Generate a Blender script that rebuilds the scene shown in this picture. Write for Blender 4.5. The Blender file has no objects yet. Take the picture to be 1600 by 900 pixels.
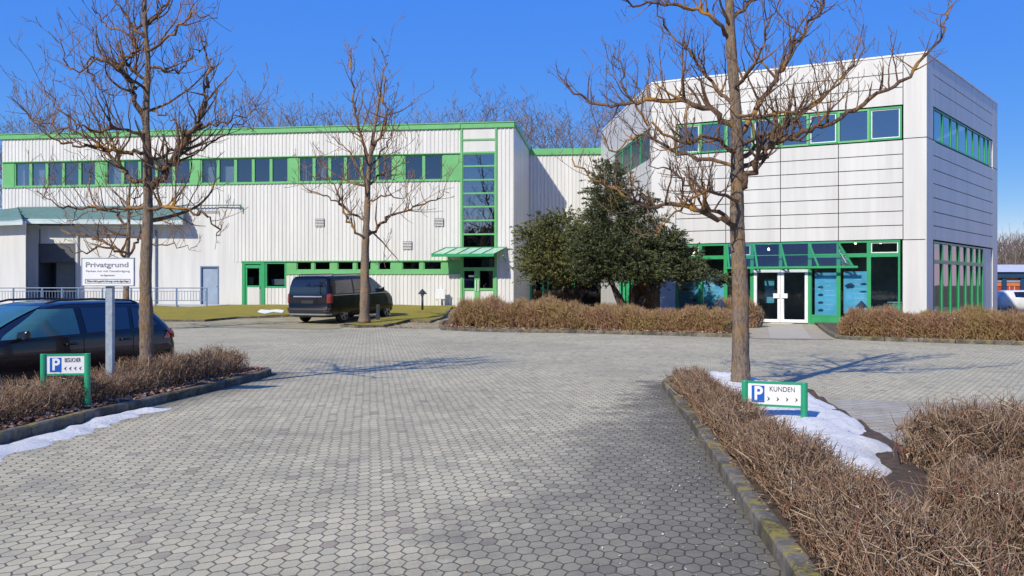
import bpy, bmesh, math, random
import numpy as np
from mathutils import Vector, Matrix
random.seed(7); rng = np.random.default_rng(11)
R = math.radians
S = bpy.context.scene
COL = S.collection
F = 1450.0; CX = 800.0; HY = 445.0; CZ = 1.65

# ---------------------------------------------------------------- terrain and view helpers
def sm(t):
    t = max(0.0, min(1.0, t)); return t*t*(3-2*t)
def g(x, y):
    return 0.40*sm((y-34)/16.0)*(1-sm((x+3.5)/4.0))
def gp(px, py):
    """ground point seen at photo pixel"""
    Y = 20.0
    for _ in range(40):
        z = g((px-CX)/F*Y, Y)
        Y = (CZ-z)*F/max(1.0, (py-HY))
    return ((px-CX)/F*Y, Y)
def zat(py, Y): return CZ+(HY-py)/F*Y
def xat(px, Y): return (px-CX)/F*Y

# ---------------------------------------------------------------- object helpers
def tag(o, label=None, cat=None, group=None, kind=None):
    if label: o['label'] = label
    if cat: o['category'] = cat
    if group: o['group'] = group
    if kind: o['kind'] = kind
    return o
def empty(name, loc=(0, 0, 0), rz=0.0, parent=None):
    o = bpy.data.objects.new(name, None); COL.objects.link(o)
    o.location = loc; o.rotation_euler = (0, 0, rz); o.empty_display_size = 0.2
    if parent: o.parent = parent
    return o
def place(name, me, mats, parent=None, smooth=False):
    o = bpy.data.objects.new(name, me); COL.objects.link(o)
    if not isinstance(mats, (list, tuple)): mats = [mats]
    for m in mats: me.materials.append(m)
    if smooth:
        me.polygons.foreach_set('use_smooth', [True]*len(me.polygons))
    if parent: o.parent = parent
    me.update()
    return o
class MB:
    def __init__(s): s.v = []; s.f = []; s.m = []
    def quad(s, a, b, c, d, mi=0):
        n = len(s.v); s.v += [tuple(a), tuple(b), tuple(c), tuple(d)]; s.f.append((n, n+1, n+2, n+3)); s.m.append(mi)
    def poly(s, pts, mi=0):
        n = len(s.v); s.v += [tuple(p) for p in pts]; s.f.append(tuple(range(n, n+len(pts)))); s.m.append(mi)
    def hexa(s, p, mi=0):
        n = len(s.v); s.v += [tuple(q) for q in p]
        for f in ((3, 2, 1, 0), (4, 5, 6, 7), (0, 1, 5, 4), (1, 2, 6, 5), (2, 3, 7, 6), (3, 0, 4, 7)):
            s.f.append(tuple(n+i for i in f)); s.m.append(mi)
    def box(s, x0, x1, y0, y1, z0, z1, mi=0):
        s.hexa([(x0, y0, z0), (x1, y0, z0), (x1, y1, z0), (x0, y1, z0), (x0, y0, z1), (x1, y0, z1), (x1, y1, z1), (x0, y1, z1)], mi)
    def bar(s, a, b, w, h=None, mi=0, up=(0, 0, 1)):
        a = Vector(a); b = Vector(b); h = h or w
        d = (b-a).normalized(); u = Vector(up)
        if abs(d.dot(u)) > .95: u = Vector((0, 1, 0))
        r = d.cross(u).normalized(); u = r.cross(d)
        p = []
        for q in (a, b):
            for (i, j) in ((-1, -1), (1, -1), (1, 1), (-1, 1)):
                p.append(q+r*(w/2*i)+u*(h/2*j))
        s.hexa(p, mi)
    def tube(s, pts, rad, n=8, cap=True, mi=0):
        pts = [Vector(p) for p in pts]; k = len(pts)
        if not isinstance(rad, (list, tuple)): rad = [rad]*k
        base = len(s.v); ref = None
        for i, p in enumerate(pts):
            t = (pts[min(i+1, k-1)]-pts[max(i-1, 0)]).normalized()
            if ref is None:
                ref = Vector((1, 0, 0)) if abs(t.x) < .9 else Vector((0, 1, 0))
            r = (ref-t*ref.dot(t)).normalized(); ref = r; q = t.cross(r)
            for j in range(n):
                a = 2*math.pi*j/n
                s.v.append(tuple(p+(r*math.cos(a)+q*math.sin(a))*rad[i]))
        for i in range(k-1):
            for j in range(n):
                a = base+i*n+j; b = base+i*n+(j+1) % n
                s.f.append((a, b, b+n, a+n)); s.m.append(mi)
        if cap:
            s.f.append(tuple(base+j for j in range(n))[::-1]); s.m.append(mi)
            s.f.append(tuple(base+(k-1)*n+j for j in range(n))); s.m.append(mi)
    def build(s, name, mats, parent=None, smooth=False, bevel=0.0, angle=None):
        me = bpy.data.meshes.new(name); me.from_pydata(s.v, [], s.f)
        o = place(name, me, mats, parent, smooth)
        me.polygons.foreach_set('material_index', s.m)
        if angle is not None:
            bm = bmesh.new(); bm.from_mesh(me); bmesh.ops.remove_doubles(bm, verts=bm.verts, dist=1e-5)
            for e in bm.edges:
                e.smooth = not (len(e.link_faces) == 2 and e.calc_face_angle(0) > R(angle))
            bm.to_mesh(me); bm.free()
        if bevel:
            m = o.modifiers.new('bevel', 'BEVEL'); m.width = bevel; m.segments = 2; m.limit_method = 'ANGLE'; m.angle_limit = R(40)
        return o
class NB:
    """numpy mesh builder, all quads"""
    def __init__(s): s.V = []; s.Q = []; s.n = 0
    def add(s, v, q):
        s.V.append(v.reshape(-1, 3)); s.Q.append(q.reshape(-1, 4)+s.n); s.n += s.V[-1].shape[0]
    def tubes(s, P, Rd, sides=3):
        """P (N,K,3), Rd (N,K)"""
        N, K, _ = P.shape
        T = np.gradient(P, axis=1); T /= np.linalg.norm(T, axis=2, keepdims=True)+1e-9
        T0 = T.mean(axis=1, keepdims=True)
        ref = np.where(np.abs(T0[..., 2:3]) < .8, np.array([0, 0, 1.0]), np.array([1.0, 0, 0]))
        ref = np.broadcast_to(ref, P.shape)
        A = np.cross(T, ref); A /= np.linalg.norm(A, axis=2, keepdims=True)+1e-9
        B = np.cross(T, A)
        ang = np.arange(sides)*2*math.pi/sides
        v = P[:, :, None, :]+Rd[:, :, None, None]*(A[:, :, None, :]*np.cos(ang)[None, None, :, None]+B[:, :, None, :]*np.sin(ang)[None, None, :, None])
        idx = np.arange(N*K*sides).reshape(N, K, sides); nx = np.roll(idx, -1, axis=2)
        q = np.stack([idx[:, :-1], nx[:, :-1], nx[:, 1:], idx[:, 1:]], axis=-1)
        s.add(v, q)
    def quads(s, C, U, W):
        """centres, half axes"""
        v = np.stack([C-U-W*.35, C-U*.1+W*-1, C+U, C-U*.1+W], axis=1)
        N = len(C); s.add(v, np.arange(N*4).reshape(N, 4))
    def build(s, name, mats, parent=None, smooth=False):
        V = np.concatenate(s.V).astype(np.float32); Q = np.concatenate(s.Q).astype(np.int32)
        me = bpy.data.meshes.new(name)
        me.vertices.add(len(V)); me.vertices.foreach_set('co', V.ravel())
        me.loops.add(Q.size); me.loops.foreach_set('vertex_index', Q.ravel())
        me.polygons.add(len(Q)); me.polygons.foreach_set('loop_start', np.arange(0, Q.size, 4, dtype=np.int32))
        me.update(calc_edges=True); me.validate()
        return place(name, me, mats, parent, smooth)

# ---------------------------------------------------------------- materials
def newmat(name):
    m = bpy.data.materials.new(name); m.use_nodes = True
    nt = m.node_tree; b = nt.nodes['Principled BSDF']
    return m, nt, b
def lk(nt, a, b): nt.links.new(a, b)
def node(nt, t, **k):
    n = nt.nodes.new(t)
    for a, v in k.items(): setattr(n, a, v)
    return n
def mth(nt, op, a, b=None, c=None, clamp=False):
    n = node(nt, 'ShaderNodeMath', operation=op); n.use_clamp = clamp
    for i, v in enumerate((a, b, c)):
        if v is None: continue
        if isinstance(v, (int, float)): n.inputs[i].default_value = v
        else: lk(nt, v, n.inputs[i])
    return n.outputs[0]
def noise(nt, scale, vec=None, detail=4, rough=.55, out='Fac'):
    n = node(nt, 'ShaderNodeTexNoise'); n.inputs['Scale'].default_value = scale
    n.inputs['Detail'].default_value = detail; n.inputs['Roughness'].default_value = rough
    if vec is not None: lk(nt, vec, n.inputs['Vector'])
    return n.outputs[out]
def ramp(nt, fac, stops, interp='LINEAR'):
    n = node(nt, 'ShaderNodeValToRGB'); lk(nt, fac, n.inputs[0]); e = n.color_ramp.elements
    n.color_ramp.interpolation = interp
    while len(e) < len(stops): e.new(.5)
    for i, (p, c) in enumerate(stops):
        e[i].position = p
        e[i].color = (c, c, c, 1) if isinstance(c, (int, float)) else (*c, 1)
    return n.outputs[0]
def mixc(nt, fac, a, b, bt='MIX'):
    n = node(nt, 'ShaderNodeMix', data_type='RGBA', blend_type=bt)
    if isinstance(fac, (int, float)): n.inputs[0].default_value = fac
    else: lk(nt, fac, n.inputs[0])
    for i, v in ((6, a), (7, b)):
        if isinstance(v, tuple): n.inputs[i].default_value = (*v, 1)
        else: lk(nt, v, n.inputs[i])
    return n.outputs[2]
def objco(nt): return node(nt, 'ShaderNodeTexCoord').outputs['Object']
def bump(nt, b, h, strength=.3, dist=.01):
    n = node(nt, 'ShaderNodeBump'); n.inputs['Strength'].default_value = strength; n.inputs['Distance'].default_value = dist
    lk(nt, h, n.inputs['Height']); lk(nt, n.outputs[0], b.inputs['Normal'])

def basic(name, col, rough=.5, metal=0.0, var=.12, scale=3.0, bumpk=0.0, spec=None, dirt=0.0, coat=0.0, bscale=60):
    m, nt, b = newmat(name); co = objco(nt)
    n1 = noise(nt, scale, co, 6)
    lo = tuple(c*(1-var) for c in col); hi = tuple(min(1, c*(1+var)) for c in col)
    c = ramp(nt, n1, [(.3, lo), (.7, hi)])
    if dirt:
        n2 = noise(nt, scale*.7, co, 8, .7)
        f = ramp(nt, n2, [(.52, 0.0), (.72, dirt)])
        c = mixc(nt, f, c, tuple(x*.55 for x in (col[0], col[1]*.97, col[2]*.9)))
    lk(nt, c, b.inputs['Base Color'])
    b.inputs['Roughness'].default_value = rough; b.inputs['Metallic'].default_value = metal
    if spec is not None: b.inputs['Specular IOR Level'].default_value = spec
    if coat: b.inputs['Coat Weight'].default_value = coat; b.inputs['Coat Roughness'].default_value = .04
    if bumpk: bump(nt, b, noise(nt, bscale, co, 5), bumpk, .01)
    return m

def m_hexpave():
    m, nt, b = newmat('hex_paving')
    co = node(nt, 'ShaderNodeNewGeometry').outputs['Position']
    wob = noise(nt, 1.6, co, 3, .6, 'Color')
    wv = node(nt, 'ShaderNodeVectorMath', operation='MULTIPLY_ADD')
    lk(nt, wob, wv.inputs[0]); wv.inputs[1].default_value = (.07, .07, 0); lk(nt, co, wv.inputs[2])
    wob2 = noise(nt, 9.0, co, 2, .6, 'Color')
    wv2 = node(nt, 'ShaderNodeVectorMath', operation='MULTIPLY_ADD')
    lk(nt, wob2, wv2.inputs[0]); wv2.inputs[1].default_value = (.018, .018, 0); lk(nt, wv.outputs[0], wv2.inputs[2])
    rot = node(nt, 'ShaderNodeVectorRotate', rotation_type='Z_AXIS'); lk(nt, wv2.outputs[0], rot.inputs['Vector'])
    rot.inputs['Angle'].default_value = R(12)
    sc = node(nt, 'ShaderNodeVectorMath', operation='MULTIPLY'); lk(nt, rot.outputs[0], sc.inputs[0])
    sc.inputs[1].default_value = (1/.108, .866/.100*0+1/.165, 0)
    off = node(nt, 'ShaderNodeVectorMath', operation='ADD'); lk(nt, sc.outputs[0], off.inputs[0]); off.inputs[1].default_value = (1000, 1000*1.7320508, 0)
    p = off.outputs[0]
    def cell(v):
        md = node(nt, 'ShaderNodeVectorMath', operation='MODULO'); lk(nt, v, md.inputs[0]); md.inputs[1].default_value = (1, 1.7320508, 1)
        sb = node(nt, 'ShaderNodeVectorMath', operation='SUBTRACT'); lk(nt, md.outputs[0], sb.inputs[0]); sb.inputs[1].default_value = (.5, .8660254, 0)
        z0 = node(nt, 'ShaderNodeVectorMath', operation='MULTIPLY'); lk(nt, sb.outputs[0], z0.inputs[0]); z0.inputs[1].default_value = (1, 1, 0)
        return z0.outputs[0]
    a = cell(p)
    ph = node(nt, 'ShaderNodeVectorMath', operation='SUBTRACT'); lk(nt, p, ph.inputs[0]); ph.inputs[1].default_value = (.5, .8660254, 0)
    c2 = cell(ph.outputs[0])
    def ln(v):
        n = node(nt, 'ShaderNodeVectorMath', operation='LENGTH'); lk(nt, v, n.inputs[0]); return n.outputs['Value']
    lt = mth(nt, 'LESS_THAN', ln(a), ln(c2))
    mx = node(nt, 'ShaderNodeMix', data_type='VECTOR'); lk(nt, lt, mx.inputs[0]); lk(nt, c2, mx.inputs[4]); lk(nt, a, mx.inputs[5])
    gv = mx.outputs[1]
    ab = node(nt, 'ShaderNodeVectorMath', operation='ABSOLUTE'); lk(nt, gv, ab.inputs[0])
    dp = node(nt, 'ShaderNodeVectorMath', operation='DOT_PRODUCT'); lk(nt, ab.outputs[0], dp.inputs[0]); dp.inputs[1].default_value = (.5, .8660254, 0)
    sx = node(nt, 'ShaderNodeSeparateXYZ'); lk(nt, ab.outputs[0], sx.inputs[0])
    hd = mth(nt, 'SUBTRACT', .5, mth(nt, 'MAXIMUM', dp.outputs['Value'], sx.outputs[0]))   # 0 at joint
    idn = node(nt, 'ShaderNodeVectorMath', operation='SUBTRACT'); lk(nt, p, idn.inputs[0]); lk(nt, gv, idn.inputs[1])
    sn = node(nt, 'ShaderNodeVectorMath', operation='SNAP'); 
    ad = node(nt, 'ShaderNodeVectorMath', operation='ADD'); lk(nt, idn.outputs[0], ad.inputs[0]); ad.inputs[1].default_value = (.1, .1, 0)
    lk(nt, ad.outputs[0], sn.inputs[0]); sn.inputs[1].default_value = (.25, .4330127, 1)
    wn = node(nt, 'ShaderNodeTexWhiteNoise', noise_dimensions='2D'); lk(nt, sn.outputs[0], wn.inputs['Vector'])
    jn = noise(nt, 14, co, 4, .7)
    jw = mth(nt, 'MULTIPLY_ADD', jn, .15, .0)
    joint = mth(nt, 'SMOOTH_MIN', 1.0, mth(nt, 'DIVIDE', hd, mth(nt, 'MAXIMUM', jw, .02)), .1, clamp=True)
    big = noise(nt, .22, co, 5, .6)
    fine = noise(nt, 55, co, 4, .75)
    # stone colour
    stone = ramp(nt, wn.outputs['Value'], [(0, (.33, .305, .225)), (.2, (.395, .37, .275)), (.75, (.48, .44, .30)), (.9, (.55, .51, .365)), (1, (.46, .37, .27))])
    stone = mixc(nt, .42, stone, ramp(nt, fine, [(.3, (.29, .262, .18)), (.7, (.64, .58, .405))]), 'MIX')
    stone = mixc(nt, .55, stone, ramp(nt, big, [(.3, (.33, .33, .31)), (.52, (.52, .51, .48)), (.7, (.64, .62, .57))]), 'OVERLAY')
    jc = ramp(nt, noise(nt, 7, co, 4), [(.35, (.055, .045, .035)), (.6, (.085, .072, .05)), (.72, (.12, .10, .04))])
    col = mixc(nt, joint, jc, stone)
    blot = ramp(nt, noise(nt, 1.1, co, 7, .72), [(.50, 0.0), (.64, .42)])
    col = mixc(nt, blot, col, (.25, .225, .17))
    rare = mth(nt, 'GREATER_THAN', wn.outputs['Value'], .975)
    col = mixc(nt, mth(nt, 'MULTIPLY', mth(nt, 'MULTIPLY', rare, joint), .55), col, (.20, .175, .14))
    # darker bands with mossy specks along the two kerbs
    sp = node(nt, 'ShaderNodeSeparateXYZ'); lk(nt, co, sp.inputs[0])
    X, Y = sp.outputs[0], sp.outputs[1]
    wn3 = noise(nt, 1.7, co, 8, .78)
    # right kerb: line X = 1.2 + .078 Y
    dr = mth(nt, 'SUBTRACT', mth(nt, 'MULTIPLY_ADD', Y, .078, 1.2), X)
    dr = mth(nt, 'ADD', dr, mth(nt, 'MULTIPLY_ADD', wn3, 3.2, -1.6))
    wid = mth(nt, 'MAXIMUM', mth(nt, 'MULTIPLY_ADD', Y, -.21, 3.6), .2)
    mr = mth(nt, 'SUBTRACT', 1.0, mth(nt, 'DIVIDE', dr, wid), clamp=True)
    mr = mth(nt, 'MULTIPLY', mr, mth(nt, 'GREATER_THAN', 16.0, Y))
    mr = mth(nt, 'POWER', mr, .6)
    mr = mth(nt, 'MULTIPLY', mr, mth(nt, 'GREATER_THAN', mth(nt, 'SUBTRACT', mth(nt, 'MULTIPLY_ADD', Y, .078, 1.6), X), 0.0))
    dl = mth(nt, 'SUBTRACT', X, mth(nt, 'MULTIPLY_ADD', Y, .14, -6.75))  # left kerb: dirt, with the hedge's cast shade painted in
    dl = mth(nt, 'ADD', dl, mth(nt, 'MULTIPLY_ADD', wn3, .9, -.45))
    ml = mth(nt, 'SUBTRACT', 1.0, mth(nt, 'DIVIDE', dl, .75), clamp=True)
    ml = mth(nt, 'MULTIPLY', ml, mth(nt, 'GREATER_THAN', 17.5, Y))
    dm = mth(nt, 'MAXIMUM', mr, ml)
    darkc = mixc(nt, joint, (.03, .027, .018), mixc(nt, fine, (.08, .075, .06), (.165, .152, .12)))
    col = mixc(nt, mth(nt, 'MULTIPLY', dm, .93), col, darkc)
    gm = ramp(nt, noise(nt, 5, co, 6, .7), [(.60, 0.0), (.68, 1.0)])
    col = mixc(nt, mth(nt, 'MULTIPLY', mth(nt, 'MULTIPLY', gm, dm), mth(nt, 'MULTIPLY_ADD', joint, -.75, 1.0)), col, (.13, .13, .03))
    # small specks: grit and light stains
    sk = node(nt, 'ShaderNodeTexVoronoi'); sk.inputs['Scale'].default_value = 9; lk(nt, co, sk.inputs['Vector'])
    spk = mth(nt, 'LESS_THAN', sk.outputs['Distance'], .045)
    col = mixc(nt, mth(nt, 'MULTIPLY', spk, .6), col, (.45, .42, .36))
    lk(nt, col, b.inputs['Base Color']); b.inputs['Roughness'].default_value = .88; b.inputs['Specular IOR Level'].default_value = .3
    hgt = mth(nt, 'ADD', mth(nt, 'MULTIPLY', joint, 1.0), mth(nt, 'MULTIPLY', fine, .15))
    hgt = mth(nt, 'ADD', hgt, mth(nt, 'MULTIPLY', wn.outputs['Value'], .3))
    bump(nt, b, hgt, .7, .006)
    return m

def m_brickpave(name, c1, c2, cj, sx, sy, ang=0, moss=.3):
    m, nt, b = newmat(name)
    co = node(nt, 'ShaderNodeNewGeometry').outputs['Position']
    rot = node(nt, 'ShaderNodeVectorRotate', rotation_type='Z_AXIS'); lk(nt, co, rot.inputs['Vector']); rot.inputs['Angle'].default_value = R(ang)
    br = node(nt, 'ShaderNodeTexBrick'); lk(nt, rot.outputs[0], br.inputs['Vector'])
    br.inputs['Scale'].default_value = 1; br.inputs['Brick Width'].default_value = sx; br.inputs['Row Height'].default_value = sy
    br.inputs['Mortar Size'].default_value = .012; br.inputs['Mortar Smooth'].default_value = .3
    br.inputs['Color1'].default_value = (*c1, 1); br.inputs['Color2'].default_value = (*c2, 1); br.inputs['Mortar'].default_value = (*cj, 1)
    n = noise(nt, 1.3, co, 6, .65)
    col = mixc(nt, .4, br.outputs['Color'], ramp(nt, noise(nt, 40, co, 4, .7), [(.3, tuple(x*.6 for x in c1)), (.7, tuple(x*1.4 for x in c2))]))
    col = mixc(nt, ramp(nt, n, [(.42, 0.0), (.65, moss)]), col, (.20, .15, .035))
    lk(nt, col, b.inputs['Base Color']); b.inputs['Roughness'].default_value = .9
    bump(nt, b, mth(nt, 'SUBTRACT', 1.0, br.outputs['Fac']), .5, .006)
    return m

def m_island(name, stops, rough=.8, scale=None, big=None):
    """colour varies from twig to twig"""
    m, nt, b = newmat(name)
    ge = node(nt, 'ShaderNodeNewGeometry')
    col = ramp(nt, ge.outputs['Random Per Island'], stops)
    if big:
        nn = noise(nt, big[0], ge.outputs['Position'], 4, .6)
        col = mixc(nt, ramp(nt, nn, [(.40, 0.0), (.62, big[2])]), col, big[1])
    lk(nt, col, b.inputs['Base Color']); b.inputs['Roughness'].default_value = rough; b.inputs['Specular IOR Level'].default_value = .25
    return m

def m_bark(name, base, dark, lichen, amt=.5, sc=1.0):
    m, nt, b = newmat(name); co = objco(nt)
    mp = node(nt, 'ShaderNodeMapping'); mp.inputs['Scale'].default_value = (9*sc, 9*sc, 3*sc); lk(nt, co, mp.inputs[0])
    n1 = noise(nt, 4, mp.outputs[0], 8, .7)
    col = ramp(nt, n1, [(.32, dark), (.5, base), (.72, tuple(min(1, x*1.45) for x in base))])
    n2 = noise(nt, 2.6*sc, co, 6, .7)
    col = mixc(nt, ramp(nt, n2, [(.50, 0.0), (.62, amt)]), col, lichen)
    n4 = noise(nt, 22*sc, co, 3, .7)
    col = mixc(nt, ramp(nt, n4, [(.66, 0.0), (.74, .5)]), col, (.34, .33, .29))
    lk(nt, col, b.inputs['Base Color']); b.inputs['Roughness'].default_value = .9; b.inputs['Specular IOR Level'].default_value = .15
    bump(nt, b, n1, 1.0, .03)
    return m

def m_glass(name, refl=.25, tint=(.55, .65, .7), ior=1.6):
    m = bpy.data.materials.new(name); m.use_nodes = True; nt = m.node_tree; nt.nodes.clear()
    out = node(nt, 'ShaderNodeOutputMaterial'); mix = node(nt, 'ShaderNodeMixShader')
    tr = node(nt, 'ShaderNodeBsdfTransparent'); tr.inputs[0].default_value = (*tint, 1)
    gl = node(nt, 'ShaderNodeBsdfGlossy'); gl.inputs['Roughness'].default_value = .015; gl.inputs[0].default_value = (.92, .97, 1, 1)
    fr = node(nt, 'ShaderNodeFresnel'); fr.inputs[0].default_value = ior
    f = mth(nt, 'MULTIPLY_ADD', fr.outputs[0], 1.0, refl-.05, clamp=True)
    co = objco(nt); bp = node(nt, 'ShaderNodeBump'); bp.inputs['Strength'].default_value = .16; bp.inputs['Distance'].default_value = .02
    lk(nt, noise(nt, .7, co, 3), bp.inputs['Height']); lk(nt, bp.outputs[0], gl.inputs['Normal'])
    lk(nt, f, mix.inputs[0]); lk(nt, tr.outputs[0], mix.inputs[1]); lk(nt, gl.outputs[0], mix.inputs[2]); lk(nt, mix.outputs[0], out.inputs[0])
    return m

def m_wallwhite(name, col, streak=.35, rough=.45, sc=1.0):
    m, nt, b = newmat(name); co = objco(nt)
    mp = node(nt, 'ShaderNodeMapping'); mp.inputs['Scale'].default_value = (1.6*sc, 1.6*sc, .12*sc); lk(nt, co, mp.inputs[0])
    st = noise(nt, 1.0, mp.outputs[0], 7, .62)
    col1 = ramp(nt, st, [(.33, tuple(c*(1-.30*streak*2) for c in col)), (.60, col)])
    n2 = noise(nt, .5, co, 5, .6)
    col2 = mixc(nt, ramp(nt, n2, [(.4, 0.0), (.75, .18)]), col1, tuple(c*.8 for c in col))
    ge = node(nt, 'ShaderNodeNewGeometry')
    col2 = mixc(nt, mth(nt, 'MULTIPLY', ge.outputs['Random Per Island'], .10), col2, tuple(c*.85 for c in col))
    lk(nt, col2, b.inputs['Base Color']); b.inputs['Roughness'].default_value = rough
    bump(nt, b, noise(nt, 1.2, co, 3), .06, .02)
    return m

M = {}
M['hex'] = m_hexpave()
M['bay'] = m_brickpave('mossy_bay_paving', (.34, .30, .17), (.40, .35, .23), (.18, .15, .06), .2, .1, 20, .55)
M['side'] = m_brickpave('side_paving', (.34, .315, .26), (.42, .39, .33), (.10, .095, .03), .34, .19, -25, .4)
M['path'] = m_brickpave('entrance_paving', (.36, .32, .24), (.42, .37, .28), (.16, .13, .06), .22, .22, 29, .35)
M['pathmid'] = m_brickpave('entrance_slab_paving', (.42, .38, .31), (.45, .41, .34), (.34, .30, .24), .1, .1, 29, .15)
M['kerb'] = None
def m_kerb():
    m, nt, b = newmat('kerb_stone')
    ge = node(nt, 'ShaderNodeNewGeometry'); co = ge.outputs['Position']
    col = ramp(nt, noise(nt, 12, co, 7, .7), [(.3, (.085, .078, .065)), (.55, (.17, .155, .13)), (.75, (.28, .26, .22))])
    col = mixc(nt, ramp(nt, noise(nt, 2.2, co, 6, .7), [(.40, 0.0), (.58, .85)]), col, (.04, .036, .028))
    sn = node(nt, 'ShaderNodeSeparateXYZ'); lk(nt, ge.outputs['True Normal'], sn.inputs[0])
    up = mth(nt, 'MULTIPLY_ADD', sn.outputs[2], .7, .3)
    ms = ramp(nt, noise(nt, 5.5, co, 6, .75), [(.50, 0.0), (.60, .85)])
    col = mixc(nt, mth(nt, 'MULTIPLY', ms, up), col, (.27, .22, .035))
    lk(nt, col, b.inputs['Base Color']); b.inputs['Roughness'].default_value = .92
    bump(nt, b, noise(nt, 30, co, 6, .7), .7, .012)
    return m
M['kerb'] = m_kerb()
def m_grass():
    m, nt, b = newmat('mossy_grass')
    co = node(nt, 'ShaderNodeNewGeometry').outputs['Position']
    c = ramp(nt, noise(nt, 1.1, co, 7, .7), [(.3, (.32, .23, .10)), (.45, (.37, .29, .06)), (.6, (.26, .23, .05)), (.75, (.42, .34, .14))])
    c = mixc(nt, .5, c, ramp(nt, noise(nt, 18, co, 5, .8), [(.3, (.08, .075, .015)), (.7, (.40, .34, .06))]))
    lk(nt, c, b.inputs['Base Color']); b.inputs['Roughness'].default_value = 1; b.inputs['Specular IOR Level'].default_value = .1
    bump(nt, b, noise(nt, 14, co, 6, .8), 1.0, .05)
    return m
M['grass'] = m_grass()
def m_ground():
    m, nt, b = newmat('far_ground')
    co = node(nt, 'ShaderNodeNewGeometry').outputs['Position']
    c = ramp(nt, noise(nt, .05, co, 7, .6), [(.35, (.12, .115, .06)), (.55, (.17, .14, .08)), (.7, (.11, .12, .05))])
    lk(nt, c, b.inputs['Base Color']); b.inputs['Roughness'].default_value = 1
    return m
M['ground'] = m_ground()
def m_soil():
    m, nt, b = newmat('bed_soil')
    co = node(nt, 'ShaderNodeNewGeometry').outputs['Position']
    c = ramp(nt, noise(nt, 9, co, 8, .75), [(.3, (.035, .024, .016)), (.5, (.09, .06, .04)), (.7, (.17, .11, .07))])
    lk(nt, c, b.inputs['Base Color']); b.inputs['Roughness'].default_value = 1
    bump(nt, b, noise(nt, 25, co, 6, .8), 1, .03)
    return m
M['soil'] = m_soil()
def m_snow():
    m, nt, b = newmat('old_snow')
    co = node(nt, 'ShaderNodeNewGeometry').outputs['Position']
    c = ramp(nt, noise(nt, 6, co, 8, .75), [(.3, (.70, .70, .69)), (.48, (.86, .86, .84)), (.7, (.92, .92, .90))])
    c = mixc(nt, ramp(nt, noise(nt, 45, co, 3, .8), [(.62, 0.0), (.72, .7)]), c, (.25, .2, .14))
    c = mixc(nt, ramp(nt, noise(nt, 1.7, co, 5, .7), [(.52, 0.0), (.72, .25)]), c, (.5, .47, .42))
    lk(nt, c, b.inputs['Base Color']); b.inputs['Roughness'].default_value = .7
    b.inputs['Subsurface Weight'].default_value = .25; b.inputs['Subsurface Radius'].default_value = (.03, .04, .05); b.inputs['Subsurface Scale'].default_value = .3
    bump(nt, b, noise(nt, 22, co, 8, .8), 1.0, .05)
    return m
M['snow'] = m_snow()
M['corr'] = m_wallwhite('corrugated_white_metal', (.65, .65, .635), .28, .42)
M['panel'] = m_wallwhite('white_facade_panel', (.61, .61, .60), .3, .4)
M['plaster'] = m_wallwhite('white_plaster', (.62, .62, .61), .3, .8)
M['concrete'] = basic('grey_render', (.42, .43, .45), .8, var=.1, dirt=.2)
M['green'] = basic('green_paint', (.13, .40, .15), .38, var=.08, scale=2, dirt=.15)
M['green2'] = basic('bright_green_paint', (.03, .30, .115), .35, var=.08, scale=2, dirt=.15)
M['signgreen'] = basic('sign_green_enamel', (.02, .29, .15), .4, var=.10, scale=5, dirt=.2)
M['gap'] = basic('dark_joint', (.06, .06, .06), .8)
M['dark'] = basic('dark_interior', (.028, .027, .026), .8)
M['room'] = basic('interior_walls', (.34, .33, .31), .8, var=.5, scale=.8)
M['roomfloor'] = basic('interior_floor', (.22, .19, .16), .4)
M['glass'] = m_glass('window_glass', .20, (.42, .50, .56))
M['glassclear'] = m_glass('showroom_glass', .12, (.66, .86, .90))
M['glasssky'] = m_glass('mirror_glass', .37, (.25, .36, .44))
M['glassside'] = m_glass('sky_side_glass', .34, (.3, .4, .48))
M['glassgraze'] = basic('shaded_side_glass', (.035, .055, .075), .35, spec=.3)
M['curtain'] = basic('pale_curtain', (.55, .56, .58), .9)
M['brown'] = basic('brown_curtain', (.20, .075, .04), .8)
M['whiteframe'] = basic('white_door_frame', (.72, .73, .76), .35)
M['steelblue'] = basic('blue_grey_paint', (.12, .19, .32), .5, var=.15, dirt=.3)
M['steeldoor'] = basic('grey_blue_door', (.25, .32, .42), .5)
M['galv'] = basic('galvanised_steel', (.30, .36, .43), .5, metal=.35, var=.22, scale=14, dirt=.25)
M['teal'] = basic('teal_roof_sheet', (.50, .58, .60), .35, var=.2, scale=.8, dirt=.3)
M['tealdark'] = basic('dark_teal_seam', (.10, .20, .21), .5)
M['greypanel'] = basic('dark_grey_panel', (.075, .085, .10), .5)
M['olivedoor'] = basic('grey_olive_door', (.20, .21, .20), .6)
M['canopyglass'] = basic('pale_green_canopy_sheet', (.33, .50, .38), .3, var=.2)
M['blackmetal'] = basic('dark_post_paint', (.022, .03, .045), .45)
M['signwhite'] = basic('sign_white', (.72, .73, .76), .45, var=.05, dirt=.12)
M['ink'] = basic('sign_lettering', (.035, .035, .04), .6, var=.3, scale=60)
M['inkfade'] = basic('faded_lettering', (.20, .21, .24), .6, var=.5, scale=30)
M['pblue'] = basic('parking_sign_blue', (.010, .10, .45), .4)
M['paint'] = basic('black_car_paint', (.004, .005, .009), .25, var=.1, coat=.6, spec=.35)
M['vanpaint'] = basic('black_van_paint', (.004, .004, .004), .25, var=.1, coat=.4, spec=.3)
M['carglass'] = basic('tinted_car_glass', (.006, .007, .009), .04, spec=.9, coat=1.0)
M['tealglass'] = basic('greenish_car_glass', (.035, .12, .15), .05, spec=.8)
M['plastic'] = basic('black_plastic', (.018, .018, .02), .55)
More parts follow.
